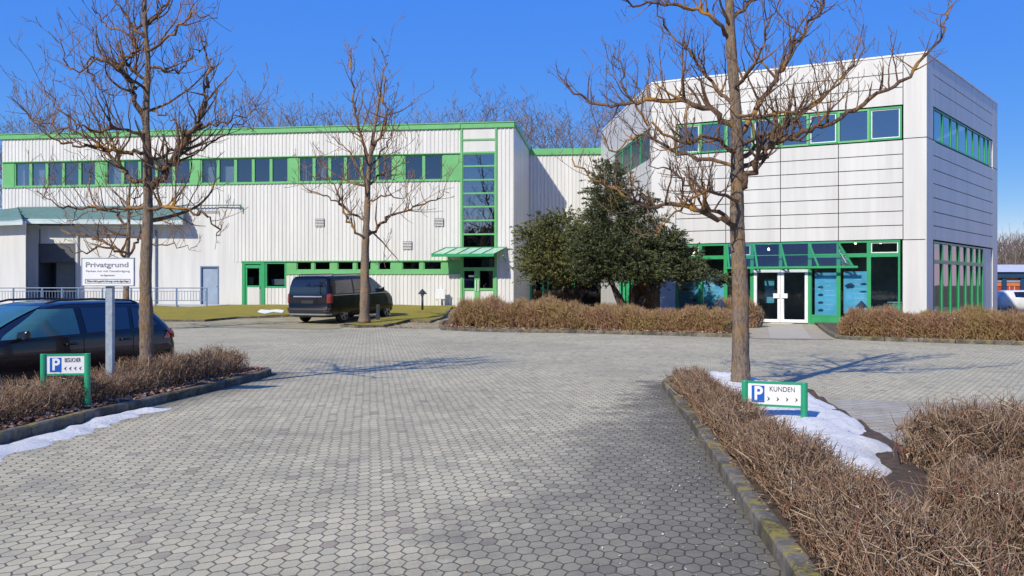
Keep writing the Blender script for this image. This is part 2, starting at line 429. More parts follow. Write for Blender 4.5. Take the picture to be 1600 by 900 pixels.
M['chrome'] = basic('chrome_trim', (.7, .7, .72), .18, metal=1)
M['alloy'] = basic('silver_alloy', (.45, .45, .47), .3, metal=.9)
M['tyre'] = basic('tyre_rubber', (.018, .018, .018), .85, bumpk=.3)
M['lampred'] = basic('red_tail_lens', (.50, .035, .015), .15, coat=.8)
M['lampdull'] = basic('dull_red_lens', (.20, .03, .02), .2, coat=.6)
M['lampwhite'] = basic('clear_lens', (.6, .55, .5), .2)
M['silverpaint'] = basic('silver_car_paint', (.60, .61, .61), .35, coat=.3)
M['vent'] = basic('vent_grey', (.16, .16, .17), .5)
M['posterblue'] = basic('blue_poster_print', (.22, .56, .80), .4, var=.2, scale=1.2)
M['orange'] = basic('orange_display', (.6, .2, .02), .5)
M['redpaint'] = basic('red_panel', (.42, .055, .03), .5)
M['orangepaint'] = basic('orange_band', (.60, .17, .05), .5)
M['navy'] = basic('navy_column', (.012, .05, .12), .5)
M['cream'] = basic('cream_paint', (.6, .5, .35), .6)
M['paleroof'] = basic('pale_roof_sheet', (.5, .52, .58), .5)
M['bark'] = m_bark('grey_bark', (.20, .155, .12), (.065, .048, .037), (.32, .18, .06), .55)
M['twigbark'] = m_bark('twig_bark', (.14, .09, .062), (.055, .036, .028), (.44, .23, .055), .85, .8)
M['twigbark2'] = m_bark('thin_twig_bark', (.22, .15, .115), (.09, .06, .048), (.36, .20, .07), .5, .8)
M['farbark'] = basic('distant_bark', (.21, .175, .165), .95)
M['hedge'] = m_island('hedge_twigs', [(0, (.07, .042, .026)), (.3, (.17, .105, .064)), (.6, (.29, .195, .125)), (.85, (.46, .36, .25)), (1, (.24, .075, .05))])
M['hedgefar'] = m_island('hedge_twigs_far', [(0, (.16, .09, .045)), (.4, (.32, .19, .105)), (.75, (.46, .30, .19)), (1, (.40, .19, .13))], big=(.8, (.36, .27, .09), .6))
M['leaflit'] = m_island('dead_leaves', [(0, (.14, .06, .03)), (.4, (.30, .15, .08)), (.8, (.42, .27, .18)), (1, (.55, .45, .36))])
M['grit'] = m_island('pale_debris', [(0, (.30, .20, .12)), (.5, (.50, .45, .38)), (1, (.65, .62, .58))])
M['yew'] = m_island('yew_needles', [(0, (.05, .058, .022)), (.4, (.11, .12, .04)), (.75, (.165, .17, .058)), (1, (.22, .20, .075))], .7)
M['cypress'] = m_island('cypress_sprays', [(0, (.025, .036, .020)), (.5, (.068, .084, .036)), (1, (.15, .15, .06))], .7)
M['yewbark'] = m_bark('yew_bark', (.09, .06, .045), (.035, .025, .02), (.12, .09, .05), .3)
M['deadclump'] = m_island('dry_leaf_clump', [(0, (.16, .10, .06)), (1, (.35, .26, .18))])

# ---------------------------------------------------------------- sheets, kerbs
def inpoly(x, y, P):
    c = False; n = len(P); j = n-1
    for i in range(n):
        xi, yi = P[i]; xj, yj = P[j]
        if (yi > y) != (yj > y) and x < (xj-xi)*(y-yi)/(yj-yi)+xi: c = not c
        j = i
    return c
def edist(x, y, P):
    d = 1e9; n = len(P)
    for i in range(n):
        ax, ay = P[i]; bx, by = P[(i+1) % n]
        t = max(0, min(1, ((x-ax)*(bx-ax)+(y-ay)*(by-ay))/((bx-ax)**2+(by-ay)**2+1e-12)))
        d = min(d, math.hypot(x-ax-t*(bx-ax), y-ay-t*(by-ay)))
    return d
def sheet(name, P, zf, mat, step=1.0, skirt=0.0, smooth=True, parent=None):
    bm = bmesh.new(); vs = [bm.verts.new((x, y, 0)) for x, y in P]; bm.faces.new(vs)
    xs = [p[0] for p in P]; ys = [p[1] for p in P]
    for k, (lo, hi, no) in enumerate(((min(xs), max(xs), (1, 0, 0)), (min(ys), max(ys), (0, 1, 0)))):
        c = math.floor(lo/step)*step+step
        while c < hi:
            bmesh.ops.bisect_plane(bm, geom=bm.verts[:]+bm.edges[:]+bm.faces[:], plane_co=(c, 0, 0) if k == 0 else (0, c, 0), plane_no=no)
            c += step
    bmesh.ops.triangulate(bm, faces=[f for f in bm.faces if len(f.verts) > 4])
    for v in bm.verts: v.co.z = zf(v.co.x, v.co.y)
    bmesh.ops.recalc_face_normals(bm, faces=bm.faces[:])
    if bm.faces and sum(f.normal.z for f in bm.faces) < 0: bmesh.ops.reverse_faces(bm, faces=bm.faces[:])
    me = bpy.data.meshes.new(name); bm.to_mesh(me); bm.free()
    return place(name, me, mat, parent, smooth)
def snow(name, P, h, mat, step=.1, base=g, amp=.03):
    P2 = []
    n = len(P)
    for i in range(n):   # ragged outline
        a = Vector(P[i]); b = Vector(P[(i+1) % n]); L = (b-a).length; k = max(1, int(L/.16)); nn = Vector((-(b-a).y, (b-a).x)).normalized() if L else Vector((0, 0))
        for j in range(k):
            q = a.lerp(b, j/k)+nn*random.uniform(-.08, .08); P2.append((q.x, q.y))
    def zf(x, y):
        d = edist(x, y, P2)
        nz = math.sin(x*7.3+1.3*math.sin(y*4.1))*math.sin(y*6.1+x*2.2)*amp+math.sin(x*17+y*13)*amp*.35
        return base(x, y)-.01+h*(1-math.exp(-d/.13))+nz*min(1, d/.12)
    return sheet(name, P2, zf, mat, step)
def kerb(name, pts, top=.11, w=.11, mat=None, side=1, seg=1.0, gfun=g):
    """outer line pts; side=+1 puts the width on the left of travel"""
    P = [Vector(p) for p in pts]
    # resample
    out = [P[0]]
    for a, b in zip(P, P[1:]):
        k = max(1, int(round((b-a).length/.25)))
        for i in range(1, k+1): out.append(a.lerp(b, i/k))
    mb = MB(); acc = 0
    n = len(out); nor = []
    for i in range(n):
        t = (out[min(i+1, n-1)]-out[max(i-1, 0)]).normalized(); nor.append(Vector((-t.y, t.x))*side)
    rows = []
    for i, p in enumerate(out):
        z = gfun(p.x, p.y); q = p+nor[i]*w; j = random.uniform(-.004, .004)
        bev = p+nor[i]*(.018)
        zt = z+top+j
        rows.append([(p.x, p.y, z-.08), (p.x, p.y, zt-.02), (bev.x, bev.y, zt), (q.x, q.y, zt), (q.x, q.y, z-.08)])
    step = max(1, int(seg/.25))
    for i in range(n-1):
        a = [Vector(v) for v in rows[i]]; b = [Vector(v) for v in rows[i+1]]
        if (i+1) % step == 0: b = [u.lerp(v, .94) for u, v in zip(a, b)]
        for k in range(4):
            mb.quad(a[k], b[k], b[k+1], a[k+1])
        if (i+1) % step == 0: mb.poly([b[k] for k in range(5)])
        if i % step == 0: mb.poly([a[k] for k in range(5)][::-1])
    o = mb.build(name, mat or M['kerb']); tag(o, kind='structure')
    return o

# ground
o = sheet('ground', [(-1500, -400), (1500, -400), (1500, 2500), (-1500, 2500)], lambda x, y: -.08, M['ground'], 600); tag(o, kind='structure')
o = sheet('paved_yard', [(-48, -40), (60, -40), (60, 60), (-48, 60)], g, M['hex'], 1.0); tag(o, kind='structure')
bay = [gp(215, 513), gp(330, 512), gp(420, 513), gp(500, 515), gp(527, 514), (-6.4, 36), (-5.0, 43), (-4.2, 47.5), (-24, 49), (-24, 43.5), (-17, 40)]
o = sheet('parking_bay', bay, lambda x, y: g(x, y)+.012, M['bay'], 1.0); tag(o, kind='structure')
o = sheet('leafy_path', [gp(600, 513), gp(690, 513), (-2.0, 38.5), (-2.0, 47), (-3.6, 47), gp(650, 503)], lambda x, y: g(x, y)+.016, M['bay'], 1.0); tag(o, kind='structure')

# ---------------------------------------------------------------- wall planes
class Wall:
    def __init__(s, A, B):
        s.A = Vector(A); d = Vector(B)-s.A; s.L = d.length; s.u = d.normalized()
        n = Vector((s.u.y, -s.u.x))
        if n.dot(-s.A) < 0: n = -n
        s.n = n
    def s_of(s, px):
        k = (px-CX)/F    # A.x+u.x s = k (A.y+u.y s)
        return (k*s.A.y-s.A.x)/(s.u.x-k*s.u.y)
    def z_of(s, px, py):
        t = s.s_of(px); return zat(py, s.A.y+s.u.y*t)
    def P(s, t, z, o=0.0):
        q = s.A+s.u*t+s.n*o; return (q.x, q.y, z)
    def box(s, mb, s0, s1, z0, z1, o0, o1, mi=0):
        if s0 > s1: s0, s1 = s1, s0
        mb.hexa([s.P(s0, z0, o1), s.P(s1, z0, o1), s.P(s1, z0, o0), s.P(s0, z0, o0), s.P(s0, z1, o1), s.P(s1, z1, o1), s.P(s1, z1, o0), s.P(s0, z1, o0)], mi)
    def face(s, mb, s0, s1, z0, z1, o, mi=0):
        mb.quad(s.P(s0, z0, o), s.P(s1, z0, o), s.P(s1, z1, o), s.P(s0, z1, o), mi)
    def corr(s, mb, s0, s1, z0, z1, pitch=.225, dep=.030, o=0.0):
        if s0 > s1: s0, s1 = s1, s0
        pts = []; k = math.floor(s0/pitch)*pitch
        while k < s1+pitch:
            for a, b in ((0, 0), (.10, dep), (.42, dep), (.52, 0)):
                pts.append((k+a*pitch/.62*.62, b))
            k += pitch
        pts = [(a, b) for a, b in pts if s0 <= a <= s1]
        pts = [(s0, pts[0][1])]+pts+[(s1, pts[-1][1])]
        for (a, b), (c, d) in zip(pts, pts[1:]):
            if c-a < 1e-4: continue
            mb.quad(s.P(a, z0, o+b), s.P(c, z0, o+d), s.P(c, z1, o+d), s.P(a, z1, o+b))
    def frame(s, mb, s0, s1, z0, z1, w, o0, o1, mi=0):
        s.box(mb, s0, s1, z0, z0+w, o0, o1, mi); s.box(mb, s0, s1, z1-w, z1, o0, o1, mi)
        s.box(mb, s0, s0+w, z0+w, z1-w, o0, o1, mi); s.box(mb, s1-w, s1, z0+w, z1-w, o0, o1, mi)
def window(W, par, s0, s1, z0, z1, w=.07, mat=None, glass=None, o0=-.10, o1=.0, inner=None):
    if s0 > s1: s0, s1 = s1, s0
    mb = MB(); W.frame(mb, s0, s1, z0, z1, w, o0, o1)
    if inner: W.frame(mb, s0+w+.002, s1-w-.002, z0+w+.002, z1-w-.002, .035, o0+.01, o1-.03, 1)
    f = mb.build('window', [mat or M['green'], M['whiteframe']], par)
    g2 = MB(); W.face(g2, s0+w, s1-w, z0+w, z1-w, (o0+o1)/2-.02)
    g2.build('pane', glass or M['glass'], f)
    return f

# ================================================================ LEFT HALL
HW = Wall((.1, 51.8), (-34.6, 56.7))
hall = empty('industrial_hall', (-15, 55, .4)); HOFF = Vector((-15, 55, .4))
tag(hall, 'long two storey white corrugated hall with green window bands and green roof edge', 'building')
def fix(par, off):
    """children were built in world space: move them relative to the thing's base"""
    for ch in [c for c in COL.objects if c.parent == par]:
        ch.location = ch.location-off
zt, zf = 10.76, 10.44
zwt, zwb = 9.03, 7.55
zlt, zlb = 2.98, 2.29
s = HW.s_of
S_end = s(4)
mb = MB()
def wl(a, b, z0, z1): HW.corr(mb, s(a), s(b), z0, z1)
wl(803, 776.5, .2, zf)
wl(719.5, 4, zwt, zf)
wl(719.5, 4, zlt, zwb)
wl(719.5, 447, .25, zlb)
wl(447, 406, .25, HW.z_of(430, 450))
o = mb.build('wall', M['corr'], hall)
# smooth recess backing behind all openings
mb = MB(); HW.box(mb, s(803)+.02, S_end, .1, zf-.05, -1.6, -1.5); o = mb.build('back_wall', M['dark'], hall)
mb = MB(); HW.box(mb, s(775), S_end-.1, zwb-.35, zwb-.3, -1.5, -.14); HW.box(mb, s(775), S_end-.1, zwt+.3, zwt+.35, -1.5, -.14); mb.build('floor_slab', M['room'], hall)
# fascia
mb = MB(); HW.box(mb, -.04, S_end+.1, zf, zt-.05, -.05, .12); HW.box(mb, -.06, S_end+.12, zt-.05, zt, -.3, .16)
HW.box(mb, s(719)-.02, s(719)+.03, zf-.01, zt+.005, .0, .17)
mb.build('roof_edge', M['green'], hall)
mb = MB(); mb.poly([HW.P(0, zt-.25, -.2), HW.P(S_end, zt-.25, -.2), HW.P(S_end, zt-.25, -24), HW.P(0, zt-.25, -24)]); mb.build('roof', M['concrete'], hall)
# snow ridge on roof edge, thin
# thin dark bottom edge of cladding over bands
mb = MB(); HW.box(mb, s(719.5), S_end, zwt-.0, zwt+.05, .0, .075); HW.box(mb, s(719.5), S_end, zwb-.05, zwb, .0, .075); HW.box(mb, s(719.5), s(378), zlt, zlt+.06, .0, .08); HW.box(mb, s(719.5), s(447), zlb-.04, zlb, .0, .075); HW.box(mb, s(776), s(447), .2, .27, 0, .07); HW.box(mb, s(405), s(447), .22, .27, 0, .06)
mb.build('drip_rail', M['green'], hall)
def gpanel(a, b, z0, z1, name='green_panel', out=.0):
    mb = MB(); HW.box(mb, s(a), s(b), z0, z1, -.12, out); return mb.build(name, M['green'], hall)
groups = [(22, 150, 5), (165, 298, 5), (313, 451, 5), (466, 614, 6), (631, 693, 2)]
for a, b in ((4, 22), (150, 165), (298, 313), (451, 466), (614, 631), (693, 719.5)): gpanel(a, b, zwb, zwt-.0)
k = 0
for a, b, n in groups:
    sa, sb = s(a), s(b)
    for i in range(n):
        window(HW, hall, sa+(sb-sa)*i/n, sa+(sb-sa)*(i+1)/n, zwb+.0, zwt-.0, .085, o0=-.16, o1=-.03)
        if (k*7) % 5 in (0, 2) and k < 17:
            mbc = MB(); s0 = sa+(sb-sa)*(i+.12)/n; s1 = sa+(sb-sa)*(i+.12+.25*(1+k % 3))/n
            if k % 5 == 0: HW.box(mbc, s0, s1, zwb+.1, zwt-.1, -.45, -.43)
            else: HW.box(mbc, s0, s1, zwb+.1, zwt-.1-.15*(k % 3), -.45, -.43)
            mbc.build('curtain', M['curtain'], hall)
        k += 1
# lower strip
lw = [(463, 487), (491, 516), (527, 552), (557, 580), (591, 611), (628, 656), (662, 690)]
prev = 447
for a, b in lw:
    gpanel(prev, a, zlb, zlt)
    zz = zlb+.20
    gpanel(a, b, zlb, zz)
    window(HW, hall, s(a), s(b), zz, zlt, .05, o0=-.14, o1=-.03); prev = b
gpanel(prev, 719.5, zlb, zlt)
# side door with its window
dz0, dz1 = .32, zlt
d = MB(); HW.box(d, s(379), s(383), dz0, dz1, -.1, .05); HW.box(d, s(408), s(414), dz0, dz1, -.1, .05); HW.box(d, s(383), s(408), dz1-.13, dz1, -.1, .05); HW.box(d, s(383), s(408), HW.z_of(395, 419), dz1-.18, -.1, .02)
HW.box(d, s(383), s(386), dz0+.1, HW.z_of(395, 419), -.08, .0); HW.box(d, s(405), s(408), dz0+.1, HW.z_of(395, 419), -.08, .0); HW.box(d, s(383), s(408), dz0, dz0+.13, -.08, .02); HW.box(d, s(386), s(405), HW.z_of(395, 448.5), HW.z_of(395, 446), -.08, .0)
door = d.build('door', M['green2'], hall)
d = MB(); HW.box(d, s(386), s(405), dz0+.13, HW.z_of(395, 448.5), -.06, -.02); d.build('lower_panel', M['panel'], door)
d = MB(); HW.face(d, s(386), s(405), HW.z_of(395, 446), HW.z_of(395, 419), -.05); d.build('pane', M['glass'], door)
d = MB(); HW.box(d, s(387), s(395), HW.z_of(395, 444), HW.z_of(395, 433), -.12, -.1); d.build('notice', M['cream'], door)
d = MB(); HW.box(d, s(406), s(407), HW.z_of(395, 451), HW.z_of(395, 448), .0, .07); d.build('handle', M['chrome'], door)
window(HW, hall, s(414), s(447.5), HW.z_of(430, 450), zlt, .11, M['green2'], o0=-.14, o1=.01)
mb = MB(); HW.box(mb, s(419), s(446), HW.z_of(430, 445), HW.z_of(430, 436), -.6, -.5); mb.build('curtain', M['curtain'], hall)
# stair tower glazing
t0, t1 = s(776.5), s(719.5)
ys = [240, 259.5, 281, 302, 323, 344.5, 366, 388]
zs = [HW.z_of(748, y) for y in ys]
mb = MB()
HW.box(mb, t0, t0+.10, .3, zf, -.1, .09); HW.box(mb, t1-.13, t1, .3, zf, -.1, .09)
mb.build('tower_frame', M['green'], hall)
for y0, y1 in ((197.5, 217), (219.5, 237)):
    mb = MB(); HW.box(mb, t0+.1, t1-.13, HW.z_of(748, y1), HW.z_of(748, y0), -.05, .03); mb.build('tower_panel', M['panel'], hall)
mb = MB()
for y in (218.2, 238.5): HW.box(mb, t0+.1, t1-.13, HW.z_of(748, y)-.05, HW.z_of(748, y)+.05, -.05, .07)
mb.build('tower_rail', M['green'], hall)
for i in range(7):
    window(HW, hall, t0+.1, t1-.13, zs[i+1], zs[i], .045, glass=M['glasssky'], o0=-.08, o1=.04)
window(HW, hall, t0+.1, t1-.13, HW.z_of(748, 419), zs[-1]-.02, .045, glass=M['glass'], o0=-.08, o1=.04)
# entrance double door
zd1 = HW.z_of(748, 419); zm = HW.z_of(748, 452)
mid = (s(748.5)-s(742.5))
for (a, b, nm) in ((721, 745.5, 'l'), (745.5, 774.5, 'r')):
    A_, B_ = sorted((s(a), s(b)))
    d = MB(); HW.frame(d, A_, B_, .35, zd1, .15, -.1, .04); HW.box(d, A_+.15, B_-.15, zm-.06, zm+.06, -.1, .03)
    dd = d.build('door', M['green'], hall)
    d = MB(); HW.box(d, A_+.15, B_-.15, .5, zm-.06, -.06, -.02); d.build('lower_panel', M['panel'], dd)
    d = MB(); HW.face(d, A_+.15, B_-.15, zm+.06, zd1-.15, -.05); d.build('pane', M['glass'], dd)
    d = MB(); h = B_-.08 if nm == 'r' else A_+.08; HW.box(d, h-.02, h+.02, zm-.1, zm+.5, .06, .1); d.build('handle', M['whiteframe'], dd)
d = MB(); HW.box(d, s(732), s(741), HW.z_of(735, 433), HW.z_of(735, 430), -.045, -.04); d.build('notice', M['signwhite'], hall)
# canopy
cb0, cb1, cf0, cf1 = s(792), s(697), s(778), s(683)
zb, zfz = HW.z_of(748, 387), HW.z_of(748, 399)
mb = MB()
pB = [Vector(HW.P(cb0, zb, .1)), Vector(HW.P(cb1, zb, .1))]; pF = [Vector(HW.P(cf0, zfz+.02, 1.4)), Vector(HW.P(cf1, zfz+.02, 1.4))]
mb.poly([pB[0], pB[1], pF[1], pF[0]]); mb.poly([p-Vector((0, 0, .03)) for p in (pF[0], pF[1], pB[1], pB[0])])
c = mb.build('canopy', M['canopyglass'], hall)
mb = MB(); mb.bar(pF[0]-Vector((0, 0, .05)), pF[1]-Vector((0, 0, .05)), .08, .16); mb.bar(pB[0], pB[1], .07, .07)
for i in range(6):
    a = pB[0].lerp(pB[1], i/5); b = pF[0].lerp(pF[1], i/5); mb.bar(a+Vector((0, 0, .015)), b+Vector((0, 0, .015)), .045, .05)
mb.build('canopy_frame', M['green2'], c)
for q in (cb0+.05, cb1-.3):
    mb = MB(); mb.bar(HW.P(q, zb-.75, .08), HW.P(q, zfz-.05, 1.1), .05); mb.build('canopy_bracket', M['green2'], c)
mb = MB()
for px, py in ((500, 348), (686.5, 347.5), (637, 383.5)):
    v = MB(); z0, z1 = HW.z_of(px, py+6), HW.z_of(px, py+ -6)
    HW.box(v, s(px-7), s(px+7), z0, z1, .03, .055, 0)
    for i in range(5): HW.box(v, s(px-6.5), s(px+6.5), z0+(z1-z0)*(i+.1)/5, z0+(z1-z0)*(i+.55)/5, .055, .085, 1)
    v.build('vent', [M['dark'], M['signwhite']], hall)
# return wall and recess wall
RW = Wall((.1, 51.8), (1.08, 56.4)); RW.n = Vector((RW.u.y, -RW.u.x))
CW = Wall((1.08, 56.4), (5.5, 56.0))
zr = 9.78
mb = MB()
mb.poly([(.1, 51.8, .0), (1.08, 56.4, .0), (1.08, 56.4, zr), (.1, 51.8, zf+.2)])
mb.build('return_wall', M['panel'], hall)
mb = MB(); mb.hexa([(.0, 51.7, zf+.12), (.2, 51.75, zf+.12), (1.15, 56.4, zr-.05), (.98, 56.5, zr-.05), (.0, 51.7, zt), (.2, 51.75, zt), (1.15, 56.4, zr+.22), (.98, 56.5, zr+.22)]); mb.build('roof_edge', M['green'], hall)
mb = MB(); CW.corr(mb, 0, 4.6, 2.9, zr-.25); mb.build('recess_wall', M['corr'], hall)
mb = MB(); CW.box(mb, 0, 4.6, zr-.25, zr+.12, -.1, .12); mb.build('roof_edge', M['green'], hall)
mb = MB(); CW.box(mb, 0, .12, .0, 2.9, -.1, .05); CW.box(mb, .75, .85, .0, 2.9, -.1, .05); CW.box(mb, 1.05, 1.15, 0, 2.9, -.1, .05); CW.box(mb, 2.7, 2.8, 0, 2.9, -.1, .05); CW.box(mb, 0, 4.6, 2.8, 2.92, -.1, .06)
mb.build('recess_frame', M['green2'], hall)
mb = MB(); CW.face(mb, 0, 4.6, 0, 2.8, -.04); mb.build('pane', M['glass'], hall)
mb = MB(); CW.box(mb, .9, 2.6, .1, 2.5, -.4, -.3); mb.build('curtain', M['brown'], hall)
mb = MB(); CW.box(mb, 0, 4.6, 0, 2.9, -1.6, -1.5); mb.build('back_wall', M['dark'], hall)
# far left side of the hall
fe = HW.P(S_end, 0, 0); ue = HW.n
mb = MB(); mb.box(-.02, .0, 0, 24, .1, zf)
q = mb.build('side_wall', M['corr'], hall); q.location = (fe[0], fe[1], 0); q.rotation_euler = (0, 0, math.atan2(HW.u.y, HW.u.x)+math.pi)
fix(hall, HOFF)
# tower roof snow line omitted: only a thin rime on the edge

# small white cabinet by the hall wall
cab = empty('utility_cabinet', HW.P(s(691), .4, .5), 0); tag(cab, 'small white utility cabinet on legs at the corrugated wall left of the green entrance door', 'cabinet')
mb = MB(); mb.box(-.27, .27, -.12, .12, .45, 1.0); mb.build('cabinet_box', M['signwhite'], cab, bevel=.015)
for x in (-.2, .2):
    mb = MB(); mb.box(x-.025, x+.025, -.03, .03, 0, .45); mb.build('leg', M['signwhite'], cab)
mb = MB(); mb.tube([(-.34, -.1, .95), (.34, -.1, .95)], .02); mb.build('bracket', M['galv'], cab)

# ================================================================ ANNEX (left)
an = empty('annex_building', (-25, 54, .4)); AOFF = Vector((-25, 54, .4))
tag(an, 'low white rendered annex with striped teal roof and dark portal beside the hall', 'building')
AW = Wall((xat(378, 54.05), 54.05), (xat(38, 55.15), 55.15)); a = AW.s_of
ztop = AW.z_of(200, 350)
def az(py): return AW.z_of(200, py)
mb = MB()
AW.box(mb, a(378), a(342), .2, az(324), -.3, 0)
AW.box(mb, a(342), a(313), az(416), az(330), -.3, 0)
AW.box(mb, a(313), a(118), .0, az(345), -.3, 0)
AW.box(mb, a(118), a(60), az(380), az(352), -.3, 0)
AW.box(mb, a(60), a(38), .0, az(350), -.3, 0)
AW.box(mb, a(342), a(313), az(330), az(335), -.3, 0)
mb.build('wall', M['plaster'], an)
mb = MB(); AW.box(mb, a(313.3), a(341.7), .38, az(416.5), -.14, -.08)
dd = mb.build('door', M['steeldoor'], an)
mb = MB(); AW.frame(mb, a(341.9), a(313.1), .34, az(416), .07, -.1, .03); mb.build('door_frame', M['steelblue'], dd)
mb = MB(); AW.box(mb, a(340.5), a(339), az(449), az(446), -.08, .02); mb.build('handle', M['blackmetal'], dd)
# dark portal
mb = MB(); AW.box(mb, a(118), a(60), .1, az(380), -1.6, -1.5)
AW.box(mb, a(118), a(116.4), .1, az(380), -1.5, .01); AW.box(mb, a(61.5), a(60), .1, az(380), -1.5, .01)
AW.box(mb, a(116.4), a(61.5), az(410), az(380), -.3, -.05)
mb.build('portal', M['greypanel'], an)
mb = MB(); AW.box(mb, a(116), a(79), .2, az(410), -.7, -.6); mb.build('door', M['olivedoor'], an)
for px in (122.5, 244.5):
    mb = MB(); mb.tube([AW.P(a(px), .3, .09), AW.P(a(px), az(360), .09)], .055); mb.build('downpipe', M['steelblue'] if px > 200 else M['concrete'], an)
mb = MB(); mb.tube([AW.P(a(63), az(380), .05), AW.P(a(63), az(357), .05)], .03); mb.build('downpipe', M['lampdull'], an)
# left block nearer to the camera
BW = Wall((xat(40, 52.0), 52.0), (-40, 53)); b_ = BW.s_of
mb = MB(); mb.poly([BW.P(0, 0, 0), BW.P(13, 0, 0), BW.P(13, BW.z_of(20, 346), 0), BW.P(0, BW.z_of(20, 346), 0)])
q = AW.P(a(40), 0, -.1); mb.poly([BW.P(0, 0, 0), q, (q[0], q[1], az(345)), BW.P(0, BW.z_of(20, 346), 0)])
mb.build('side_wall', M['plaster'], an)
# striped roof
e0 = Vector(AW.P(a(296), az(347), .9)); e1 = Vector(AW.P(a(42), az(344), .9)); e2 = Vector(BW.P(-.2, BW.z_of(20, 346), .6)); e3 = Vector(BW.P(13, BW.z_of(20, 358), .6))
r0 = Vector(HW.P(s(290), HW.z_of(200, 325), .12)); r1 = Vector(HW.P(s(30), HW.z_of(200, 324), .12)); r3 = Vector(HW.P(S_end+4, HW.z_of(200, 338), .12))
mb = MB(); mb.poly([e0, e1, r1, r0]); mb.poly([e1, e2, r1]); mb.poly([e2, e3, r3, r1])
for p, q in ((e0, e1), (e2, e3)):
    mb.hexa([p-Vector((0, 0, .22)), q-Vector((0, 0, .22)), q-Vector((0, -.06, .22)), p-Vector((0, -.06, .22)), p-Vector((0, 0, .01)), q-Vector((0, 0, .01)), q-Vector((0, -.06, .01)), p-Vector((0, -.06, .01))])
rf = mb.build('roof', M['teal'], an)
mb = MB()
for i in range(1, 9):
    t = i/9; mb.bar(e0.lerp(r0, t)+Vector((0, 0, .03)), e1.lerp(r1, t)+Vector((0, 0, .04)), .10, .17)
    mb.bar(e2.lerp(r1, t)+Vector((0, 0, .04)), e3.lerp(r3, t)+Vector((0, 0, .04)), .10, .17)
mb.build('seam', M['tealdark'], rf)
mb = MB(); mb.tube([HW.P(s(379), HW.z_of(200, 323), .2), HW.P(s(30), HW.z_of(200, 322.5), .2)], .04); mb.tube([HW.P(s(378), HW.z_of(200, 323), .2), HW.P(s(378), HW.z_of(200, 331), .2)], .05); mb.build('gutter', M['tealdark'], an)
fix(an, AOFF)

# ramp with railing
mb = MB()
RA, RB = Vector((xat(330, 50.0), 50.0)), Vector((xat(-40, 50.0), 50.0))
mb.hexa([(RB.x, 50.0, .05), (RA.x, 50.0, .05), (RA.x, 53.3, .05), (RB.x, 53.3, .05), (RB.x, 50.0, .62), (RA.x, 50.0, .52), (RA.x, 53.3, .52), (RB.x, 53.3, .62)])
o = mb.build('ramp', M['concrete']); tag(o, kind='structure')
rl = empty('ramp_railing', ((RA.x+RB.x)/2, 49.95, .5)); tag(rl, 'blue grey steel railing with thin balusters along the ramp before the annex', 'railing')
ox = (RA.x+RB.x)/2
def rx(px): return xat(px, 49.95)-ox
ztp = zat(450, 49.95)-.5; zl0 = zat(473, 49.95)-.5
mb = MB(); mb.tube([(rx(-38), 0, ztp+.0), (rx(324), 0, ztp)], .028); mb.tube([(rx(-38), 0, ztp-.17), (rx(324), 0, ztp-.17)], .016); mb.tube([(rx(-38), 0, zl0+.12), (rx(324), 0, zl0+.12)], .02)
mb.build('rail', M['steelblue'], rl)
for px in (-20, 21, 66, 97, 123, 160, 205, 243, 276, 323):
    mb = MB(); mb.box(rx(px)-.035, rx(px)+.035, -.035, .035, -.1, ztp); mb.build('post', M['steelblue'], rl)
mb = MB(); px = -38
while px < 322:
    mb.bar((rx(px), 0, zl0+.12), (rx(px), 0, ztp-.17), .02); px += 4.6
ob = mb.build('balusters', M['steelblue'], rl)

# ================================================================ RIGHT BUILDING
FW = Wall((11.44, 39.5), (16.42, 36.72)); f = FW.s_of
C1 = Vector(FW.P(f(1448), 0, 0)[:2]); C0 = Vector(FW.P(f(1018), 0, 0)[:2])
SW = Wall(C1, (C1.x+.79*10.4, C1.y+10.4)); SW.n = Vector((SW.u.y, -SW.u.x))
LW = Wall(C0, (C0.x-.0745*13.6, C0.y+13.6)); LW.n = Vector((-LW.u.y, LW.u.x))
if LW.n.x > 0: LW.n = -LW.n
rb = empty('office_building', (14, 42, 0)); ROFF = Vector((14, 42, 0))
tag(rb, 'white panel clad office block with green framed windows and glazed showroom ground floor', 'building')
ZT, ZW1, ZW0, ZG = 10.84, 8.82, 7.50, 3.45
G = .034
rows_low = [7.46, 6.89, 6.32, 5.75, 5.18, 4.61, 4.04, 3.47]
rows_up = [ZT-.02, 10.14, 9.57, 8.86]
def panels(W, mb, cuts, rows):
    for z1, z0 in zip(rows, rows[1:]):
        for c0, c1 in zip(cuts, cuts[1:]):
            W.box(mb, c0+G/2, c1-G/2, z0+G/2, z1-G/2, -.05, 0)
cutsF = sorted([f(1031), f(1056), f(1219.5), f(1310), f(1411)])
mb = MB()
panels(FW, mb, [f(1056), f(1134), f(1219.5), f(1310), f(1411)], rows_low); panels(FW, mb, [f(1056), f(1134), f(1219.5), f(1310), f(1411)], rows_up)
FW.box(mb, f(1411)+G/2, f(1448), ZW0+G/2, ZT-.02, -.05, .0); FW.box(mb, f(1411)+G/2, f(1448), ZG+G/2, ZW0-G/2, -.05, .0); FW.box(mb, f(1408)+.06, f(1448), -.05, ZG-G/2, -.05, .0)
FW.box(mb, f(1018), f(1056)-G/2, ZG+.0, ZT-.02, -.05, .0); FW.box(mb, f(1031), f(1055), -.05, ZG-G, -.05, .0)
SL = SW.s_of(1558.5); q0 = SW.s_of(1458.5); q1 = SW.s_of(1551)
panels(SW, mb, [q0, q1], rows_low); panels(SW, mb, [q0, q1], rows_up)
for c0, c1 in ((.0, q0-G), (q1+G, SL)):
    SW.box(mb, c0, c1, ZW0+G/2, ZT-.02, -.05, .0); SW.box(mb, c0, c1, -.05, ZW0-G/2, -.05, .0)
